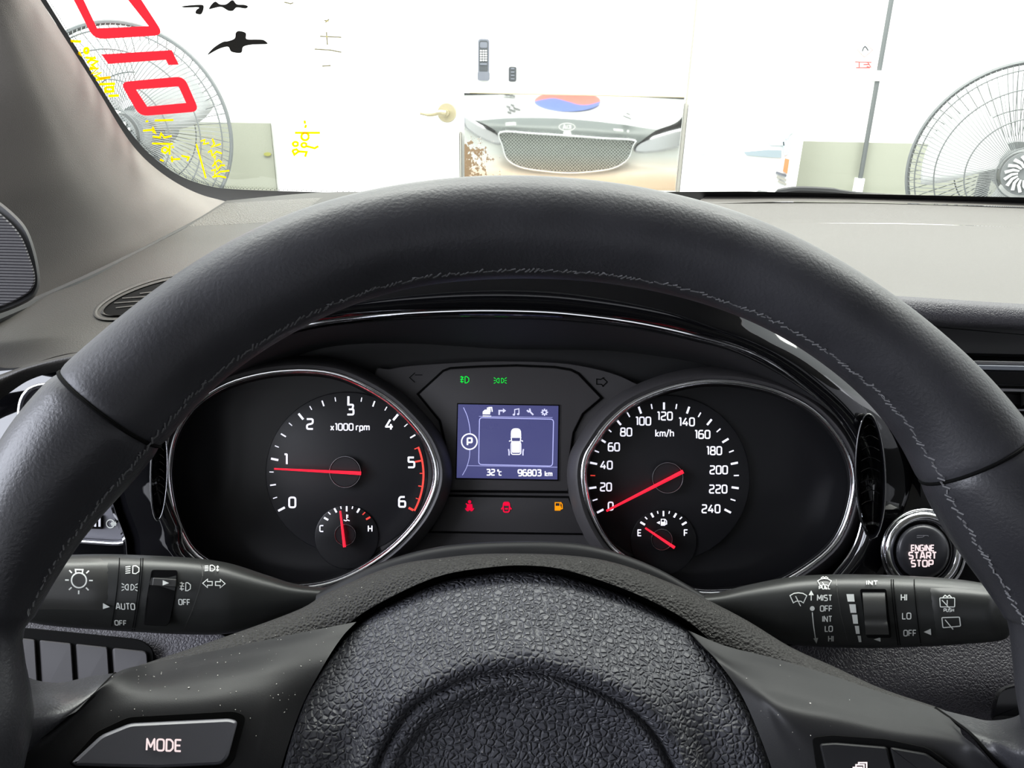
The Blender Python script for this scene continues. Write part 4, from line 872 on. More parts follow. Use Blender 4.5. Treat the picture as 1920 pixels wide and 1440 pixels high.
hubring((647, 885), 29, tg, ED); needle((677, 887.5), (514, 879), 6.5, 2.8, ED - .007, tg)
# coolant gauge
def small(c, rr, lst, nums, n0, n1, parent, nm):
    s0 = slab(nm, ell(c[0], c[1] + 12, rr, rr, 48), DF - .0036, .002, M['dial'], parent, 2)
    ticks('scale_marks', c, lst, M['lit'], s0, DF - .0037)
    for s, x, y in nums: text('letter', s, x, y, 11, 2.1, DF - .0037, M['lit'], s0, xs=1.05)
    hubring((c[0] - 3, c[1] + 8), 19.5, s0, DF - .0037); needle(n1, n0, 5.5, 3.2, DF - .010, s0)
    return s0
cg = small((650, 995), 60, [(150, 40, 49, 3.6), (135, 43, 49, 2), (119, 39, 48, 3.4), (104, 42, 47, 2), (90, 36, 46, 3), (76, 42, 47, 2), (60, 39, 48, 3.4)], (('C', 603, 991), ('H', 694, 991)), (638, 958), (646, 1026), tg, 'coolant_gauge')
ticks('hot_marks', (650, 995), [(45, 42, 49, 2), (30, 42, 51, 3.4)], M['litred'], cg, DF - .0038)
icon('coolant_symbol', [[(0, -8), (0, 3)], [(0, -6), (4, -6)], [(0, -2), (4, -2)], [(-7, 5), (-2, 7), (2, 5), (7, 7)]], 650, 971, .8, 1.6, DF - .0037, M['lit'], cg)
fg = small((1244, 1004), 62, [(150, 40, 50, 3.8), (135, 43, 49, 2.2), (119, 39, 48, 3.6), (104, 42, 47, 2), (90, 36, 46, 3), (76, 42, 47, 2), (60, 39, 48, 3.6), (45, 43, 49, 2.2), (30, 40, 50, 3.8)], (('E', 1199, 999), ('F', 1286, 999)), (1210, 990), (1265, 1027), sg_, 'fuel_gauge')
icon('pump_symbol', [['c', (-4, -8), (4, -8), (4, 6), (-4, 6)], [(5, -2), (6, 4), (9, 3), (8.5, -4), (5, -8)]], 1243, 980, .8, 1.6, DF - .0037, M['lit'], fg, fills=([(-3.5, -2), (3.5, -2), (3.5, 6), (-3.5, 6)], [(-15, 0), (-7, -4), (-7, 4)]))
# speedometer
sc_ = (1245, 896); a0, a1 = 207.5, -27.5; lst = []
for k in range(25):
    a = a0 + (a1 - a0) * k / 24
    if k == 3: continue
    lst.append((a, 128, 141.5, 3.8) if k % 2 == 0 else (a, 131, 140.5, 2.3))
ticks('scale_marks', sc_, lst, M['lit'], sg_)
ticks('red_mark', sc_, [(a0 + (a1 - a0) * 3 / 24, 129, 138, 2)], M['litred'], sg_)
for s, x, y in (('0', 1145, 949), ('20', 1136, 913), ('40', 1137, 872), ('60', 1151, 838), ('80', 1174, 810), ('100', 1206, 789.5), ('120', 1246.5, 780), ('140', 1287.5, 791), ('160', 1317, 814.5), ('180', 1339, 845), ('200', 1347.5, 881), ('220', 1346.5, 917), ('240', 1333, 954)):
    text('numeral', s, x, y, 14.5, 2.5, ED, M['lit'], sg_, gap=.24, xs=.98)
text('unit_lettering', 'km/h', 1246, 812, 12.5, 2.1, ED, M['lit'], sg_, gap=.22)
hubring((1252, 896), 28.5, sg_, ED); needle((1281, 884), (1137, 958), 7, 4, ED - .007, sg_)

# ================================================================== START BUTTON
sb = thing('start_button', 'round engine start button in a wide chrome ring right of the gauges', 'button', P(1730, 1035, .40))
c = (1730, 1034)
mb = MB(); mb.tube([P(x, y, .386) for x, y in ell(c[0], c[1], 64.5, 66, 80)], .0023, 20, True); mb.build('chrome_ring', M['chrome'], sb)
mb = MB(); mb.tube([P(x, y, .392) for x, y in ell(c[0] + 2, c[1] + 1, 77, 78, 80)], .0010, 12, True); mb.build('outer_chrome_ring', M['chrome'], sb)
slab('ring_seat', ell(c[0] + 1, c[1], 80, 82, 64), .393, .012, M['gloss'], sb, 3)
slab('ring_base', ell(c[0], c[1], 53.5, 55, 48), .392, .004, M['gap'], sb, 1)
rows = [[(*p, q) for p in ell(c[0] + 0, c[1], r, r * 1.02, 64)] for r, q in ((50.5, .394), (50, .384), (48, .3795), (42, .3775), (20, .3762), (.5, .376))]
loft('push_cap', rows, mat('button_black', (.026, .026, .03), .32), sb, 64, 24, closed=True)
mb = MB(); text_geo(mb, 'ENGINE', 1730, 1027.5, 10.5, 2.3, .3756, gap=.24); mb.build('lettering', M['start'], sb, False)
text('lettering', 'START', 1730, 1041.5, 11.5, 2.7, .3756, M['start'], sb, gap=.26, xs=1.12); text('lettering', 'STOP', 1729, 1056.5, 11.5, 2.7, .3759, M['start'], sb, gap=.26, xs=1.12)
icon('status_lamp', [[(-11, -1), (-10, -2), (10, -2), (11, 0)], [(-11, 2), (0, 1), (3, -1)]], 1730, 1006, 1, 1, .3757, M['satin'], sb)

# ================================================================== STALKS
def stalk(root, secs, d0, tfun, m, nm='stalk_body', n=28):
    """secs: (x, ytop, ybottom); elliptical sections across x"""
    S = cr(secs, 60); vs = []; K = len(S)
    for (x, yt, yb) in S:
        yc, h = (yt + yb) / 2, (yb - yt) / 2
        for j in range(n):
            a = 2 * math.pi * j / n; ca, sa = math.cos(a), math.sin(a)
            e = lambda v, p: math.copysign(abs(v) ** p, v)
            vs.append(P(x, yc - h * e(ca, .8), call(d0, x, 0) - tfun(x) * e(sa, .8)))
    fs = [(i * n + j, i * n + (j + 1) % n, (i + 1) * n + (j + 1) % n, (i + 1) * n + j) for i in range(K - 1) for j in range(n)]
    fs += [tuple(range(n)), tuple((K - 1) * n + j for j in range(n))[::-1]]
    o = mk(nm, vs, fs, m, root, True, 55)
    def depth(x, y):
        i = min(range(K), key=lambda q: abs(S[q][0] - x)); 
        j = min(K - 1, i + 1) if x > S[i][0] else max(0, i - 1); a, b_ = S[i], S[j]
        t = 0 if a[0] == b_[0] else (x - a[0]) / (b_[0] - a[0]); yt = a[1] + (b_[1] - a[1]) * t; yb = a[2] + (b_[2] - a[2]) * t
        ca = max(-1, min(1, ((yt + yb) / 2 - y) / max(1, (yb - yt) / 2))); ca = abs(ca) ** (1 / .8); sa = math.sqrt(max(0, 1 - ca * ca)) ** .8
        return call(d0, x, 0) - tfun(x) * sa
    return o, depth
M['stalk'] = mat('stalk_plastic', (.022, .023, .022), .38, bump=('noise', 2200, .1, .0002))
M['knob'] = mat('stalk_knob', (.050, .050, .047), .36, bump=('noise', 2200, .15, .0002))
def patch(name, pts, df, off, m, parent, rows_=8):
    """raised patch following the stalk surface; pts = left x, right x, top, bottom functions"""
    x0, x1, yt, yb = pts; nx, ny = 14, 14; vs = []
    for i in range(ny):
        v = i / (ny - 1)
        for j in range(nx):
            u = j / (nx - 1); yy0, yy1 = yt(u), yb(u); xa, xb = (x0(v), x1(v)); x = xa + (xb - xa) * u; y = yy0 + (yy1 - yy0) * v
            edge = min(u, 1 - u, v, 1 - v) * 7; e = off * min(1, edge) ** .5
            vs.append(P(x, y, df(x, y) - e + .0002))
    return mk(name, vs, [(i * nx + j, i * nx + j + 1, (i + 1) * nx + j + 1, (i + 1) * nx + j) for i in range(ny - 1) for j in range(nx - 1)], m, parent)
ls = thing('light_stalk', 'black headlight and indicator stalk left of the wheel hub', 'stalk', P(560, 1120, .33))
lsec = [(-30, 1052, 1150), (60, 1044, 1168), (110, 1041, 1175), (190, 1039, 1181), (270, 1041, 1186), (360, 1046, 1190), (430, 1056, 1188), (500, 1078, 1172), (560, 1096, 1150), (640, 1105, 1140)]
ld = lambda x, y: .345 + (x - 300) * .00003
lb, LD = stalk(ls, lsec, ld, lambda x: .016 - max(0, x - 430) * .00004, M['stalk'])
patch('rotary_knob', (lambda v: -20, lambda v: 205 - 14 * max(0, v - .75) * 4 * .7, lambda u: 1046, lambda u: 1142 + 4 * u), LD, .0012, M['knob'], ls)
for x, nm in ((222, 'ring_gap'), (262, 'ring_gap'), (266, 'ring_gap')):
    mb = MB(); stroke_geo(mb, [(x + 2 - (t ** 1.5) * 16, 1046 + t * 136) for t in [i / 16 for i in range(17)]], 1.8, LD, eps=.0003); mb.build(nm, M['gap'], ls, False)
mb = MB(); stroke_geo(mb, [(372, 1052), (379, 1062), (380, 1080), (372, 1110), (360, 1145), (345, 1180)], 1.2, LD, eps=.0003); mb.build('collar_edge', M['knob'], ls, False)
LDr = lambda x, y: LD(x, y)
slab('slider_well', rnd([(284, 1068), (333, 1069), (333, 1085), (326, 1130), (318, 1168), (312, 1174), (268, 1172), (275, 1120)], 5), lambda x, y: LD(x, min(y, 1150)) - .0006, .001, M['gap'], ls, 1)
slab('slider', rnd([(287, 1083), (331, 1086), (330, 1101), (285, 1098)], 2), lambda x, y: LD(x, 1095) - .0022, .002, M['knob'], ls, 1.5)
Ws = M['white']
def LI(name, lines, cx, cy, s, sw, fills=(), rot=0.02, parent=ls, D=LD, off=.0006): return icon(name, lines, cx, cy, s, sw, lambda x, y: D(x, y) - off, Ws, parent, fills, rot=rot)
LI('lamp_symbol', [['c'] + ell(0, 0, 14, 14, 28), [(-6, -13), (-7, -20), (7, -20), (6, -13)]] + [[(19 * math.cos(a), 19 * math.sin(a)), (26 * math.cos(a), 26 * math.sin(a))] for a in [math.radians(q) for q in (0, 45, 90, 135, 180, 225, 315)]], 148, 1088, 1, 2.6, off=.0018)
beam = [[(0, -6), (5, -6.5), (10, -3), (10, 3), (5, 6.5), (0, 6), (0, -6)]] + [[(-4, y), (-12, y + 1)] for y in (-5, -1.6, 1.8, 5.2)]
LI('low_beam_symbol', beam, 249, 1068, 1.15, 1.7); LI('parking_lamp_symbol', pos, 243, 1101, 1.3, 1.7)
tx = lambda s, x, y, h, sw, D, par, off=.0006, **k: text('lettering', s, x, y, h, sw, lambda a, b_: D(a, b_) - off, Ws, par, **k)
tx('AUTO', 235, 1137, 11, 1.9, LD, ls, rot=.03, skew=-.1, xs=.98); tx('OFF', 226, 1168, 8.5, 1.8, LD, ls, rot=.03, skew=-.1, xs=1.15)
LI('pointer_mark', [], 199, 1137, 1, 1, fills=([(-6, -6), (7, 1), (-6, 5)],)); LI('pointer_mark', [], 311, 1093, 1, 1, fills=([(-6, -5), (6, 0), (-6, 5)],), off=.0032)
LI('fog_lamp_symbol', fog, 347, 1100, 1.25, 1.7); tx('OFF', 345.5, 1129, 10, 1.9, LD, ls, rot=.02, skew=-.08, xs=.95)
LI('high_beam_symbol', beam + [[(14, -2), (16.5, -5), (19, -2)], [(14, 3), (16.5, 6), (19, 3)], [(16.5, -5), (16.5, 6)]], 394, 1065, .85, 1.4)
LI('indicator_symbol', [['c', (-21, 0), (-12, -8), (-12, -3.5), (-3, -3.5), (-3, 3.5), (-12, 3.5), (-12, 8)], ['c', (21, 0), (12, -8), (12, -3.5), (3, -3.5), (3, 3.5), (12, 3.5), (12, 8)]], 401, 1094, 1, 1.7)

rs = thing('wiper_stalk', 'black wiper stalk right of the wheel hub below the start button', 'stalk', P(1340, 1150, .33))
rsec = [(1270, 1118, 1150), (1340, 1112, 1165), (1400, 1097, 1190), (1480, 1082, 1208), (1560, 1077, 1214), (1660, 1078, 1215), (1760, 1083, 1211), (1830, 1091, 1206), (1866, 1101, 1203), (1886, 1128, 1198), (1893, 1160, 1190)]
rd_ = lambda x, y: .345 - (x - 1600) * .00002
rb, RD = stalk(rs, rsec, rd_, lambda x: .016 - max(0, 1480 - x) * .00004 - max(0, x - 1860) * .0002, M['stalk'])
patch('end_knob', (lambda v: 1742 + 14 * v, lambda v: 1868 + 12 * v, lambda u: 1100 + 4 * u, lambda u: 1203 - 4 * u), RD, .0012, M['stalk'], rs)
for x in (1674, 1678, 1717):
    mb = MB(); stroke_geo(mb, [(x - 3 + (t ** 1.4) * 13, 1086 + t * 124) for t in [i / 16 for i in range(17)]], 1.8, RD, eps=.0003); mb.build('ring_gap', M['gap'], rs, False)
mb = MB(); stroke_geo(mb, [(1568, 1086), (1570, 1110), (1576, 1150), (1590, 1205)], 1.2, RD, eps=.0003); mb.build('collar_edge', M['knob'], rs, False)
slab('dial_well', rnd([(1612, 1104), (1662, 1104), (1672, 1196), (1625, 1196)], 5), lambda x, y: RD(x, min(max(y, 1125), 1175)) - .0006, .001, M['gap'], rs, 1)
rows = [[(1617, 1109, .0005), (1659, 1109, .0005)], [(1618, 1125, .0030), (1660, 1125, .0030)], [(1620, 1150, .0036), (1662, 1150, .0036)], [(1621, 1163, .0022), (1663, 1163, .0022)], [(1622, 1174, .0036), (1665, 1174, .0036)], [(1623, 1190, .0015), (1667, 1190, .0015)]]
loft('interval_dial', [[(x, y, RD(x, min(max(y, 1120), 1180)) - o_) for x, y, o_ in [(a[0] + (b_[0] - a[0]) * q / 4, a[1], a[2]) for q in range(5)]] for a, b_ in rows], M['knob'], rs, 10, 24)
def RI(name, lines, cx, cy, s, sw, fills=(), rot=0.0, off=.0006): return icon(name, lines, cx, cy, s, sw, lambda x, y: RD(x, y) - off, Ws, rs, fills, rot=rot)
scr = [['c', (-15, -6), (-8, -10), (0, -11), (8, -10), (15, -6), (9, 5), (4, 3), (-4, 3), (-9, 5)], [(-5, -3), (5, 11)]]
RI('washer_symbol', scr + [[(-8, -12), (-3, -15), (0, -12), (3, -15), (8, -12)]], 1546, 1094, .85, 1.4)
tx('PULL', 1546, 1101.5, 5.5, 1.4, RD, rs, xs=1.3)
RI('wiper_symbol', [['c', (-15, -6), (-8, -10), (0, -11), (8, -10), (15, -6), (9, 7), (4, 4), (-4, 4), (-9, 7)], [(-5, -5), (4, 13)]], 1497, 1123, 1.05, 1.7)
for s, x, y in (('MIST', 1546, 1121), ('OFF', 1549, 1141), ('INT', 1551, 1160.5), ('LO', 1554, 1179), ('HI', 1558, 1197.5)): tx(s, x, y, 10, 1.9, RD, rs, gap=.24, xs=1.02)
RI('sweep_arrow', [[(-2, -26), (-2, -14)], [(0, 8), (2, 30), (6, 58)]], 1523, 1140, 1, 1.8, fills=([(-7, -24), (-2, -33), (3, -24)], ell(0, 1, 4.5, 4.5, 16), [(2, 57), (11, 56), (8, 67)]))
tx('INT', 1635, 1092.5, 7, 1.7, RD, rs, xs=1.7)
for k, (w, y, h_) in enumerate(((14, 1121, 14), (12, 1141, 16), (10, 1161, 17), (8, 1181, 15), (6, 1198, 12))):
    RI('speed_bar', [], 1594 + k * 4.2, y, 1, 1, fills=([(-w / 2, -h_ / 2), (w / 2, -h_ / 2), (w / 2 + 1.5, h_ / 2), (-w / 2 + 2.5, h_ / 2)],))
RI('pointer_mark', [], 1645, 1199, 1, 1, fills=([(6, -4), (6, 4), (-7, 0)],)); RI('pointer_mark', [], 1738, 1185, 1, 1, fills=([(7, -6), (8, 6), (-6, 0)],))
tx('HI', 1695, 1120, 11, 2, RD, rs, xs=1.05); tx('LO', 1700, 1155, 11, 2, RD, rs, xs=1.05); tx('OFF', 1706, 1187, 10.5, 2, RD, rs, xs=1.0)
box = ['c'] + rnd([(-14, -8), (14, -8), (14, 9), (-13, 9)], 2)
RI('rear_washer_symbol', [box, [(-10, -4), (6, 13)], [(0, -4), (0, 5)], [(-8, -9), (-4, -13), (0, -10), (4, -13), (8, -9)]], 1776, 1129, 1, 1.8, off=.0018)
tx('PUSH', 1779, 1144, 5.5, 1.4, RD, rs, off=.0018, xs=1.1)
RI('rear_wiper_symbol', [['c'] + rnd([(-17, -9), (16, -10), (18, 7), (-15, 10)], 2), [(-11, -5), (4, 13)]], 1783, 1167, 1, 1.9, off=.0018)

# ================================================================== STEERING WHEEL
sw_ = thing('steering_wheel', 'worn black leather steering wheel with grained airbag cover', 'steering wheel', P(985, 1560, .27))
# fitted wheel plane
wd = .2234; wc = Vector(((1036.2 - 960) / F * wd, (1483.6 - 720) / F * wd, wd)); wn = Vector((math.sin(-.10266), math.sin(.14942), 1)).normalized()
def wplane(px, py):
    r = Vector(((px - 960) / F, (py - 720) / F, 1)); t = wn.dot(wc) / wn.dot(r); return t       # camera depth
outer_e = [(-70, 1180), (-52, 1000), (0, 838), (60, 755), (143, 672), (240, 588), (340, 512), (440, 449), (600, 381), (780, 342), (960, 329), (1150, 343), (1280, 369), (1413, 408), (1553, 478), (1665, 548), (1765, 628), (1840, 698), (1922, 800), (2000, 930), (2050, 1080), (2060, 1250)]
inner_e = [(14, 1255), (46, 1180), (92, 1100), (150, 1005), (245, 903), (300, 835), (345, 775), (420, 705), (500, 650), (620, 585), (780, 535), (960, 521), (1120, 527), (1280, 556), (1420, 604), (1530, 668), (1630, 748), (1690, 818), (1735, 905), (1775, 1000), (1840, 1080), (1905, 1180), (1925, 1260)]
oe = cr(outer_e, 400); ie = cr(inner_e, 400)
cc = (1000, 1450)
def byang(pts, a):
    best = min(pts, key=lambda p: abs(math.atan2(p[1] - cc[1], p[0] - cc[0]) - a)); return best
def angr(p): return math.atan2(p[1] - cc[1], p[0] - cc[0])
A0, A1 = angr((-20, 1190)), angr((1985, 1200))       # both negative (above the hub), left .. right
NR = 150; ring = []
for i in range(NR):
    a = -math.pi + (math.pi + 0) * 0 + (A0 + 2 * math.pi * (A0 > 0)) if 0 else A0 + (A1 - A0) * i / (NR - 1)
    o_, i_ = byang(oe, a), byang(ie, a)
    mx_, my_ = (o_[0] + i_[0]) / 2, (o_[1] + i_[1]) / 2; dd = wplane(mx_, my_)
    ring.append((mx_, my_, dd, math.dist(o_, i_) / 2 * dd / F))
# smooth the samples
def smooth(r, k=4):
    n = len(r); out = []
    for i in range(n):
        s = [r[max(0, min(n - 1, i + j))] for j in range(-k, k + 1)]; out.append(tuple(sum(q[c_] for q in s) / len(s) for c_ in range(len(r[0]))))
    out[0], out[-1] = r[0], r[-1]; return out
ring = smooth(smooth(ring))
# the rest of the circle, out of the picture, closes the wheel
RC = [(P(*r[:3]), r[3]) for r in ring]
def seg_idx(px, py): return min(range(NR), key=lambda i: math.dist(ring[i][:2], (px, py)))
iL, iR = seg_idx(205, 757), seg_idx(1822, 857)
axisn = RT * wn.x - UP * wn.y + fwd * wn.z
def rimseg(name, a, b_, m, label=None, notch=(True, True)):
    pts, rr = [], []
    for i in range(a, b_ + 1): pts.append(RC[i][0]); rr.append(RC[i][1])
    # densify and pinch at the seams
    q = cr([(*p, r) for p, r in zip(pts, rr)], (b_ - a) * 2 + 1); n = len(q)
    P3 = [Vector(x[:3]) for x in q]; R3 = [x[3] for x in q]
    for k, f_ in ((0, .955), (1, .985), (2, .998)):
        if notch[0]: R3[k] *= f_
        if notch[1]: R3[-1 - k] *= f_
    vs, fs = tube_geo(P3, R3, 40, False, True, (axisn, .96)); o = mk(name, vs, fs, m, sw_, True, 60)
    if label: o['label'] = label
    return o
rimseg('upper_rim_cover', iL, iR, M['rim'], 'smooth worn upper leather wrap')
# lower rims extended along the estimated circle
def extend(side):
    pts = [RC[i] for i in (range(iL, -1, -1) if side < 0 else range(iR, NR))]
    P3 = [p for p, r in pts][::2]; rr = [r for p, r in pts][::2]
    C3 = P(1036.2, 1483.6, wd); last = P3[-1] - C3; R_ = last.length
    for k in range(1, 16):
        rot = Matrix.Rotation(math.radians(7) * k * (1 if side < 0 else -1), 3, axisn * -1)
        v = rot @ last; P3.append(C3 + v); rr.append(.0165)
    return P3, rr
for side in (-1, 1):
    P3, rr = extend(side); q = cr([(*p, r) for p, r in zip(P3, rr)], len(P3) * 3); R3 = [x[3] for x in q]; R3[0] *= .955; R3[1] *= .985
    vs, fs = tube_geo([Vector(x[:3]) for x in q], R3, 40, False, True, (axisn, .96)); mk('lower_rim_cover', vs, fs, M['rim2'], sw_, True, 60)
# seam joint rings
for i in (iL, iR):
    p, r = RC[i]; t = (RC[i + 1][0] - RC[i - 1][0]).normalized(); u = axisn - t * axisn.dot(t); u.normalize(); w = t.cross(u); mb = MB()
    mb.tube([p + u * (math.cos(a) * r * .93) + w * (math.sin(a) * r * .965) for a in [2 * math.pi * k / 40 for k in range(40)]], .0006, 8, True); mb.build('rim_seam', M['gap'], sw_)
# stitching along the inside of the rim, facing the driver
mb = MB(); rs_ = random.Random(3)
full = RC
for i in range(3, NR - 3):
    for h_ in (0, .5):
        p = full[i][0].lerp(full[i + 1][0], h_); r = full[i][1]; t = (full[i + 1][0] - full[i - 1][0]).normalized(); u = axisn - t * axisn.dot(t); u.normalize(); w = t.cross(u)
        s_in = 1 if (P(cc[0], cc[1], .24) - p).dot(w) > 0 else -1
        a = math.radians(16 + rs_.uniform(-3, 3)); 
        q0 = p + w * (s_in * math.cos(a) * r * 1.0) - u * (math.sin(a) * r * .97)
        a2 = math.radians(19 + rs_.uniform(-3, 3)); q1 = p + w * (s_in * math.cos(a2) * r * 1.0) - u * (math.sin(a2) * r * .97)
        mb.tube([q0 - t * .0007, q1 + t * .0007], .0003, 4)
        if rs_.random() < .18:
            q2 = q1 + t * rs_.uniform(-.002, .002) + w * s_in * rs_.uniform(.0003, .0012) - u * .001; mb.tube([q1, (q1 + q2) / 2 - u * .0006, q2], .00012, 3)
o = mb.build('stitching', M['thread'], sw_); o['kind'] = 'stuff'

# grained rear cover of the hub and spokes
top = [(262, 1247, .290), (281, 1241, .292), (430, 1191, .300), (560, 1143, .312), (617, 1110, .318), (734, 1062, .322), (828, 1046, .322), (922, 1038, .322), (1062, 1041, .322), (1156, 1056, .322), (1250, 1090, .318), (1311, 1117, .316), (1400, 1163, .312), (1482, 1213, .304), (1564, 1250, .295), (1651, 1290, .285), (1754, 1325, .283), (1780, 1336, .282)]
def lower(r, dy, dd, sx=0): return [(x, y + dy, d - dd) for x, y, d in r]
loft('rear_cover', [lower(top, 6, -.018), lower(top, 0, -.006), lower(top, 9, .001), lower(top, 40, .008), lower(top, 90, .012), lower(top, 200, .012)], M['grain'], sw_, 90, 40)
# smooth spoke bezels
loft('spoke_bezel', [
 [(150, 1330, .246), (214, 1264, .262), (287, 1243, .274), (367, 1227, .279), (470, 1206, .283), (560, 1187, .286), (668, 1166, .289)],
 [(140, 1336, .243), (206, 1278, .256), (285, 1262, .268), (365, 1247, .272), (470, 1228, .276), (560, 1212, .279), (640, 1196, .283)],
 [(110, 1352, .241), (180, 1312, .251), (280, 1296, .257), (365, 1283, .261), (470, 1270, .265), (545, 1260, .269), (604, 1252, .272)],
 [(40, 1400, .238), (130, 1372, .245), (250, 1350, .249), (365, 1338, .252), (470, 1334, .256), (510, 1334, .259), (562, 1334, .264)],
 [(-30, 1460, .236), (100, 1455, .240), (230, 1450, .243), (345, 1450, .246), (450, 1450, .250), (480, 1450, .252), (524, 1450, .256)],
 [(-60, 1560, .236), (90, 1560, .240), (220, 1560, .243), (335, 1560, .246), (430, 1560, .250), (455, 1560, .252), (500, 1560, .256)]], M['bezel'], sw_, 60, 50, .003)
loft('spoke_bezel', [
 [(1290, 1182, .289), (1360, 1211, .286), (1447, 1233, .284), (1564, 1268, .279), (1651, 1298, .274), (1756, 1330, .264), (1800, 1366, .252)],
 [(1312, 1206, .284), (1365, 1234, .280), (1450, 1256, .277), (1566, 1290, .272), (1653, 1319, .267), (1762, 1350, .258), (1806, 1380, .248)],
 [(1352, 1248, .275), (1400, 1274, .270), (1460, 1296, .267), (1572, 1325, .262), (1660, 1350, .258), (1775, 1376, .251), (1830, 1400, .243)],
 [(1398, 1318, .266), (1435, 1332, .262), (1480, 1346, .257), (1580, 1366, .254), (1680, 1388, .251), (1800, 1410, .246), (1870, 1440, .238)],
 [(1450, 1450, .258), (1480, 1450, .256), (1530, 1450, .252), (1600, 1450, .249), (1700, 1460, .247), (1850, 1480, .243), (1940, 1500, .238)],
 [(1475, 1560, .258), (1500, 1560, .256), (1545, 1560, .252), (1600, 1560, .249), (1700, 1560, .247), (1850, 1560, .243), (1960, 1580, .238)]], M['bezel'], sw_, 60, 50, .003)
# leather roots where the rim flows into the spokes
loft('spoke_leather', [
 [(-130, 1150, .236), (-60, 1190, .228), (10, 1225, .246), (24, 1248, .252), (58, 1272, .257), (110, 1280, .262), (170, 1268, .266), (216, 1262, .266)],
 [(-130, 1220, .222), (-70, 1240, .218), (0, 1262, .230), (30, 1285, .240), (66, 1302, .246), (110, 1306, .250), (160, 1296, .254), (198, 1280, .257)],
 [(-130, 1320, .215), (-70, 1320, .216), (0, 1330, .224), (30, 1335, .229), (62, 1338, .234), (95, 1340, .239), (130, 1334, .244), (162, 1316, .250)],
 [(-130, 1430, .215), (-70, 1430, .217), (-20, 1425, .224), (10, 1415, .228), (35, 1405, .232), (60, 1394, .236), (90, 1376, .240), (112, 1358, .243)],
 [(-130, 1560, .215), (-90, 1540, .220), (-60, 1520, .226), (-40, 1505, .230), (-30, 1490, .234), (-20, 1475, .237), (-5, 1462, .239), (0, 1450, .240)]], M['rim2'], sw_, 50, 40)
loft('spoke_leather', [
 [(2080, 1150, .236), (2020, 1190, .230), (1960, 1220, .246), (1935, 1290, .256), (1914, 1338, .262), (1858, 1351, .264), (1812, 1342, .265), (1754, 1328, .266)],
 [(2080, 1240, .222), (2030, 1260, .222), (1975, 1290, .238), (1945, 1335, .246), (1912, 1365, .250), (1864, 1376, .252), (1826, 1366, .255), (1790, 1352, .258)],
 [(2080, 1340, .215), (2030, 1350, .217), (1985, 1370, .226), (1955, 1390, .232), (1920, 1402, .236), (1888, 1402, .240), (1860, 1396, .245), (1822, 1378, .250)],
 [(2080, 1440, .215), (2040, 1440, .219), (2005, 1445, .225), (1980, 1448, .229), (1952, 1450, .233), (1926, 1448, .236), (1900, 1442, .240), (1862, 1424, .244)],
 [(2080, 1560, .215), (2050, 1550, .220), (2030, 1540, .226), (2010, 1535, .230), (1995, 1530, .234), (1980, 1525, .237), (1965, 1515, .239), (1945, 1500, .240)]], M['rim2'], sw_, 50, 40)
for pts in ([(216, 1263, .2655), (198, 1281, .2562), (163, 1316, .2495), (112, 1358, .2425), (50, 1402, .2375), (0, 1448, .2355)], [(1754, 1328, .2655), (1790, 1353, .2575), (1824, 1380, .2495), (1864, 1426, .2432), (1920, 1480, .239)]):
    mb = MB(); mb.tube([P(x, y, d - .0004) for x, y, d in cr(pts, 30)], .0006, 6); mb.build('spoke_seam', M['gap'], sw_)
# airbag cover
pc = (985, 1600)
edge = [(488, 1620), (507, 1530), (530, 1440), (548, 1375), (575, 1305), (618, 1232), (664, 1176), (734, 1132), (828, 1091), (922, 1075), (992, 1072), (1062, 1081), (1156, 1111), (1227, 1142), (1286, 1176), (1330, 1215), (1368, 1262), (1400, 1320), (1430, 1385), (1447, 1440), (1466, 1530), (1480, 1620)]
full_edge = cr(edge + [(1440, 1760), (1300, 1900), (985, 1960), (670, 1900), (530, 1760)], 140, True)
prof = [(1.0, .300), (.995, .2915), (.97, .2865), (.90, .2775), (.82, .2690), (.765, .2638), (.73, .2604), (.70, .2588), (.672, .2588), (.655, .2604), (.645, .2622), (.633, .2606), (.615, .2592), (.59, .2598), (.56, .2622), (.50, .2630), (.3, .2615), (.12, .2610), (.004, .2608)]
rows = []
def ed(y):
    t = max(0, min(1, (y - 1140) / 260)); return .024 * t * t * (3 - 2 * t)
for s, d in prof: rows.append([(pc[0] + (x - pc[0]) * s, pc[1] + (y - pc[1]) * s, d - ed(y) * max(0, min(1, (s - .78) / .2)) + max(0, 1300 - (pc[1] + (y - pc[1]) * s)) * .00003 - .00004 * max(0, (pc[1] + (y - pc[1]) * s) - 1400) * .5) for x, y in full_edge])
loft('airbag_cover', rows, M['pad'], sw_, 140, 90, closed=True)
gap_e = [(x, y) for x, y in shrink(full_edge, pc, 1.012)]
rows = [[(*p, .304 - ed(p[1])) for p in shrink(full_edge, pc, .975)], [(*p, .303 - ed(p[1])) for p in shrink(full_edge, pc, 1.018)], [(*p, .292 - ed(p[1])) for p in shrink(full_edge, pc, 1.022)]]
loft('cover_gap', rows, M['gap'], sw_, 140, 5, closed=True)
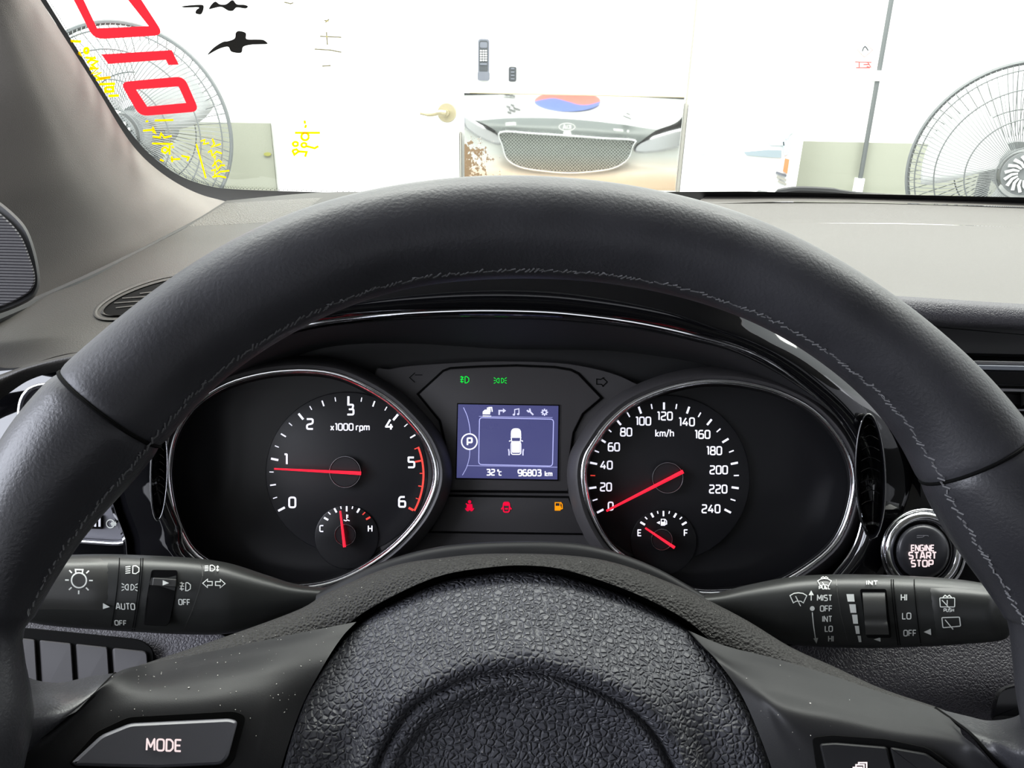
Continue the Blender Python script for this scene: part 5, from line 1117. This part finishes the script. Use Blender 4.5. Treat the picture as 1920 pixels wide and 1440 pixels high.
# switches
def bz(x, y):
    # depth of the left bezel around the switch
    return .2495 - (y - 1340) * .00004 + (x - 300) * .000035
mo = rnd([(128, 1430), (180, 1372), (240, 1344), (440, 1333), (462, 1342), (440, 1425), (425, 1440), (300, 1446), (140, 1440)], 12, True, 4)
slab('mode_switch_well', mo, lambda x, y: bz(x, y) - .0025, .003, M['gap'], sw_, 1)
mi = rnd([(134, 1430), (190, 1378), (244, 1356), (430, 1347), (446, 1352), (428, 1420), (415, 1434), (300, 1440), (142, 1436)], 10, True, 4)
mk_ = slab('mode_switch', mi, lambda x, y: bz(x, y) - .0048, .003, mat('switch_satin', (.11, .11, .125), .33), sw_, 6, .0018)
text('lettering', 'MODE', 307, 1397, 21, 3.4, lambda x, y: bz(x, y) - .0049, M['start'], mk_, gap=.24, rot=.03, xs=.95)
def br(x, y): return .2525 - (y - 1380) * .00003 - (x - 1600) * .00003
wo = rnd([(1522, 1382), (1560, 1378), (1660, 1385), (1740, 1402), (1800, 1445), (1810, 1500), (1560, 1500), (1530, 1440)], 10, True, 4)
slab('cruise_switch_well', wo, lambda x, y: br(x, y) - .0022, .003, M['gap'], sw_, 1)
s1 = slab('cruise_switch', rnd([(1536, 1394), (1566, 1392), (1664, 1400), (1676, 1450), (1680, 1500), (1560, 1500)], 7, True, 4), lambda x, y: br(x, y) - .0045, .003, M['bezel'], sw_, 4, .0015)
slab('cruise_switch', rnd([(1668, 1400), (1736, 1412), (1790, 1450), (1796, 1500), (1686, 1500), (1680, 1450)], 7, True, 4), lambda x, y: br(x, y) - .0045, .003, M['bezel'], sw_, 4, .0015)
icon('page_symbol', [[(-12, 6), (-12, -3), (4, -3), (4, 8)], [(-7, -3), (-7, -8), (8, -8), (8, 4)], [(-2, -8), (-2, -12), (13, -12), (13, 0)]], 1612, 1442, 1, 2.6, lambda x, y: br(x, y) - .0046, M['start'], s1)
# steering column shroud behind the cover
cs = loft('column_shroud', [
 [(600, 1122, .37), (700, 1075, .372), (820, 1042, .375), (960, 1030, .376), (1100, 1036, .375), (1220, 1074, .372), (1330, 1130, .37)],
 [(596, 1112, .352), (700, 1066, .352), (820, 1034, .352), (960, 1024, .352), (1100, 1030, .352), (1220, 1066, .352), (1330, 1120, .352)],
 [(590, 1135, .342), (700, 1082, .340), (820, 1050, .338), (960, 1040, .338), (1100, 1046, .338), (1220, 1082, .340), (1330, 1140, .342)],
 [(570, 1300, .34), (700, 1300, .335), (820, 1300, .33), (960, 1300, .33), (1100, 1300, .33), (1220, 1300, .335), (1350, 1300, .34)]], M['bezel'], None, 50, 20, .004)
tag(cs, 'smooth dark steering column shroud between wheel and gauges', 'column cover')

# settled dust on the wheel hub
objs = [o for o in bpy.data.objects if o.parent == sw_ and o.name.split('.')[0] in ('rear_cover', 'spoke_bezel', 'airbag_cover')]
vs0 = surf(*objs, default=0); rd2 = random.Random(11); mb = MB()
while len(mb.v) < 420 * 8:
    x, y = rd2.uniform(200, 1700), rd2.uniform(1030, 1440)
    if x > 1000 and rd2.random() < .6: continue
    d = vs0(x, y)
    if d < .2: continue
    r = rd2.uniform(.00004, .00016) * (1 if rd2.random() < .93 else 1.7); p = P(x, y, d) - ray(x, y).normalized() * r * .4
    a = [p + Vector((rd2.uniform(.5, 1.3) * sx, rd2.uniform(.5, 1.3) * sy, rd2.uniform(.5, 1.3) * sz)) * r for sx, sy, sz in ((-1,-1,-1),(1,-1,-1),(1,1,-1),(-1,1,-1),(-1,-1,1),(1,-1,1),(1,1,1),(-1,1,1))]
    mb.add(a, [(0,3,2,1),(4,5,6,7),(0,1,5,4),(1,2,6,5),(2,3,7,6),(3,0,4,7)])
o = mb.build('dust_specks', mat('dust', (.42, .41, .38), .9), sw_, False); o['kind'] = 'stuff'
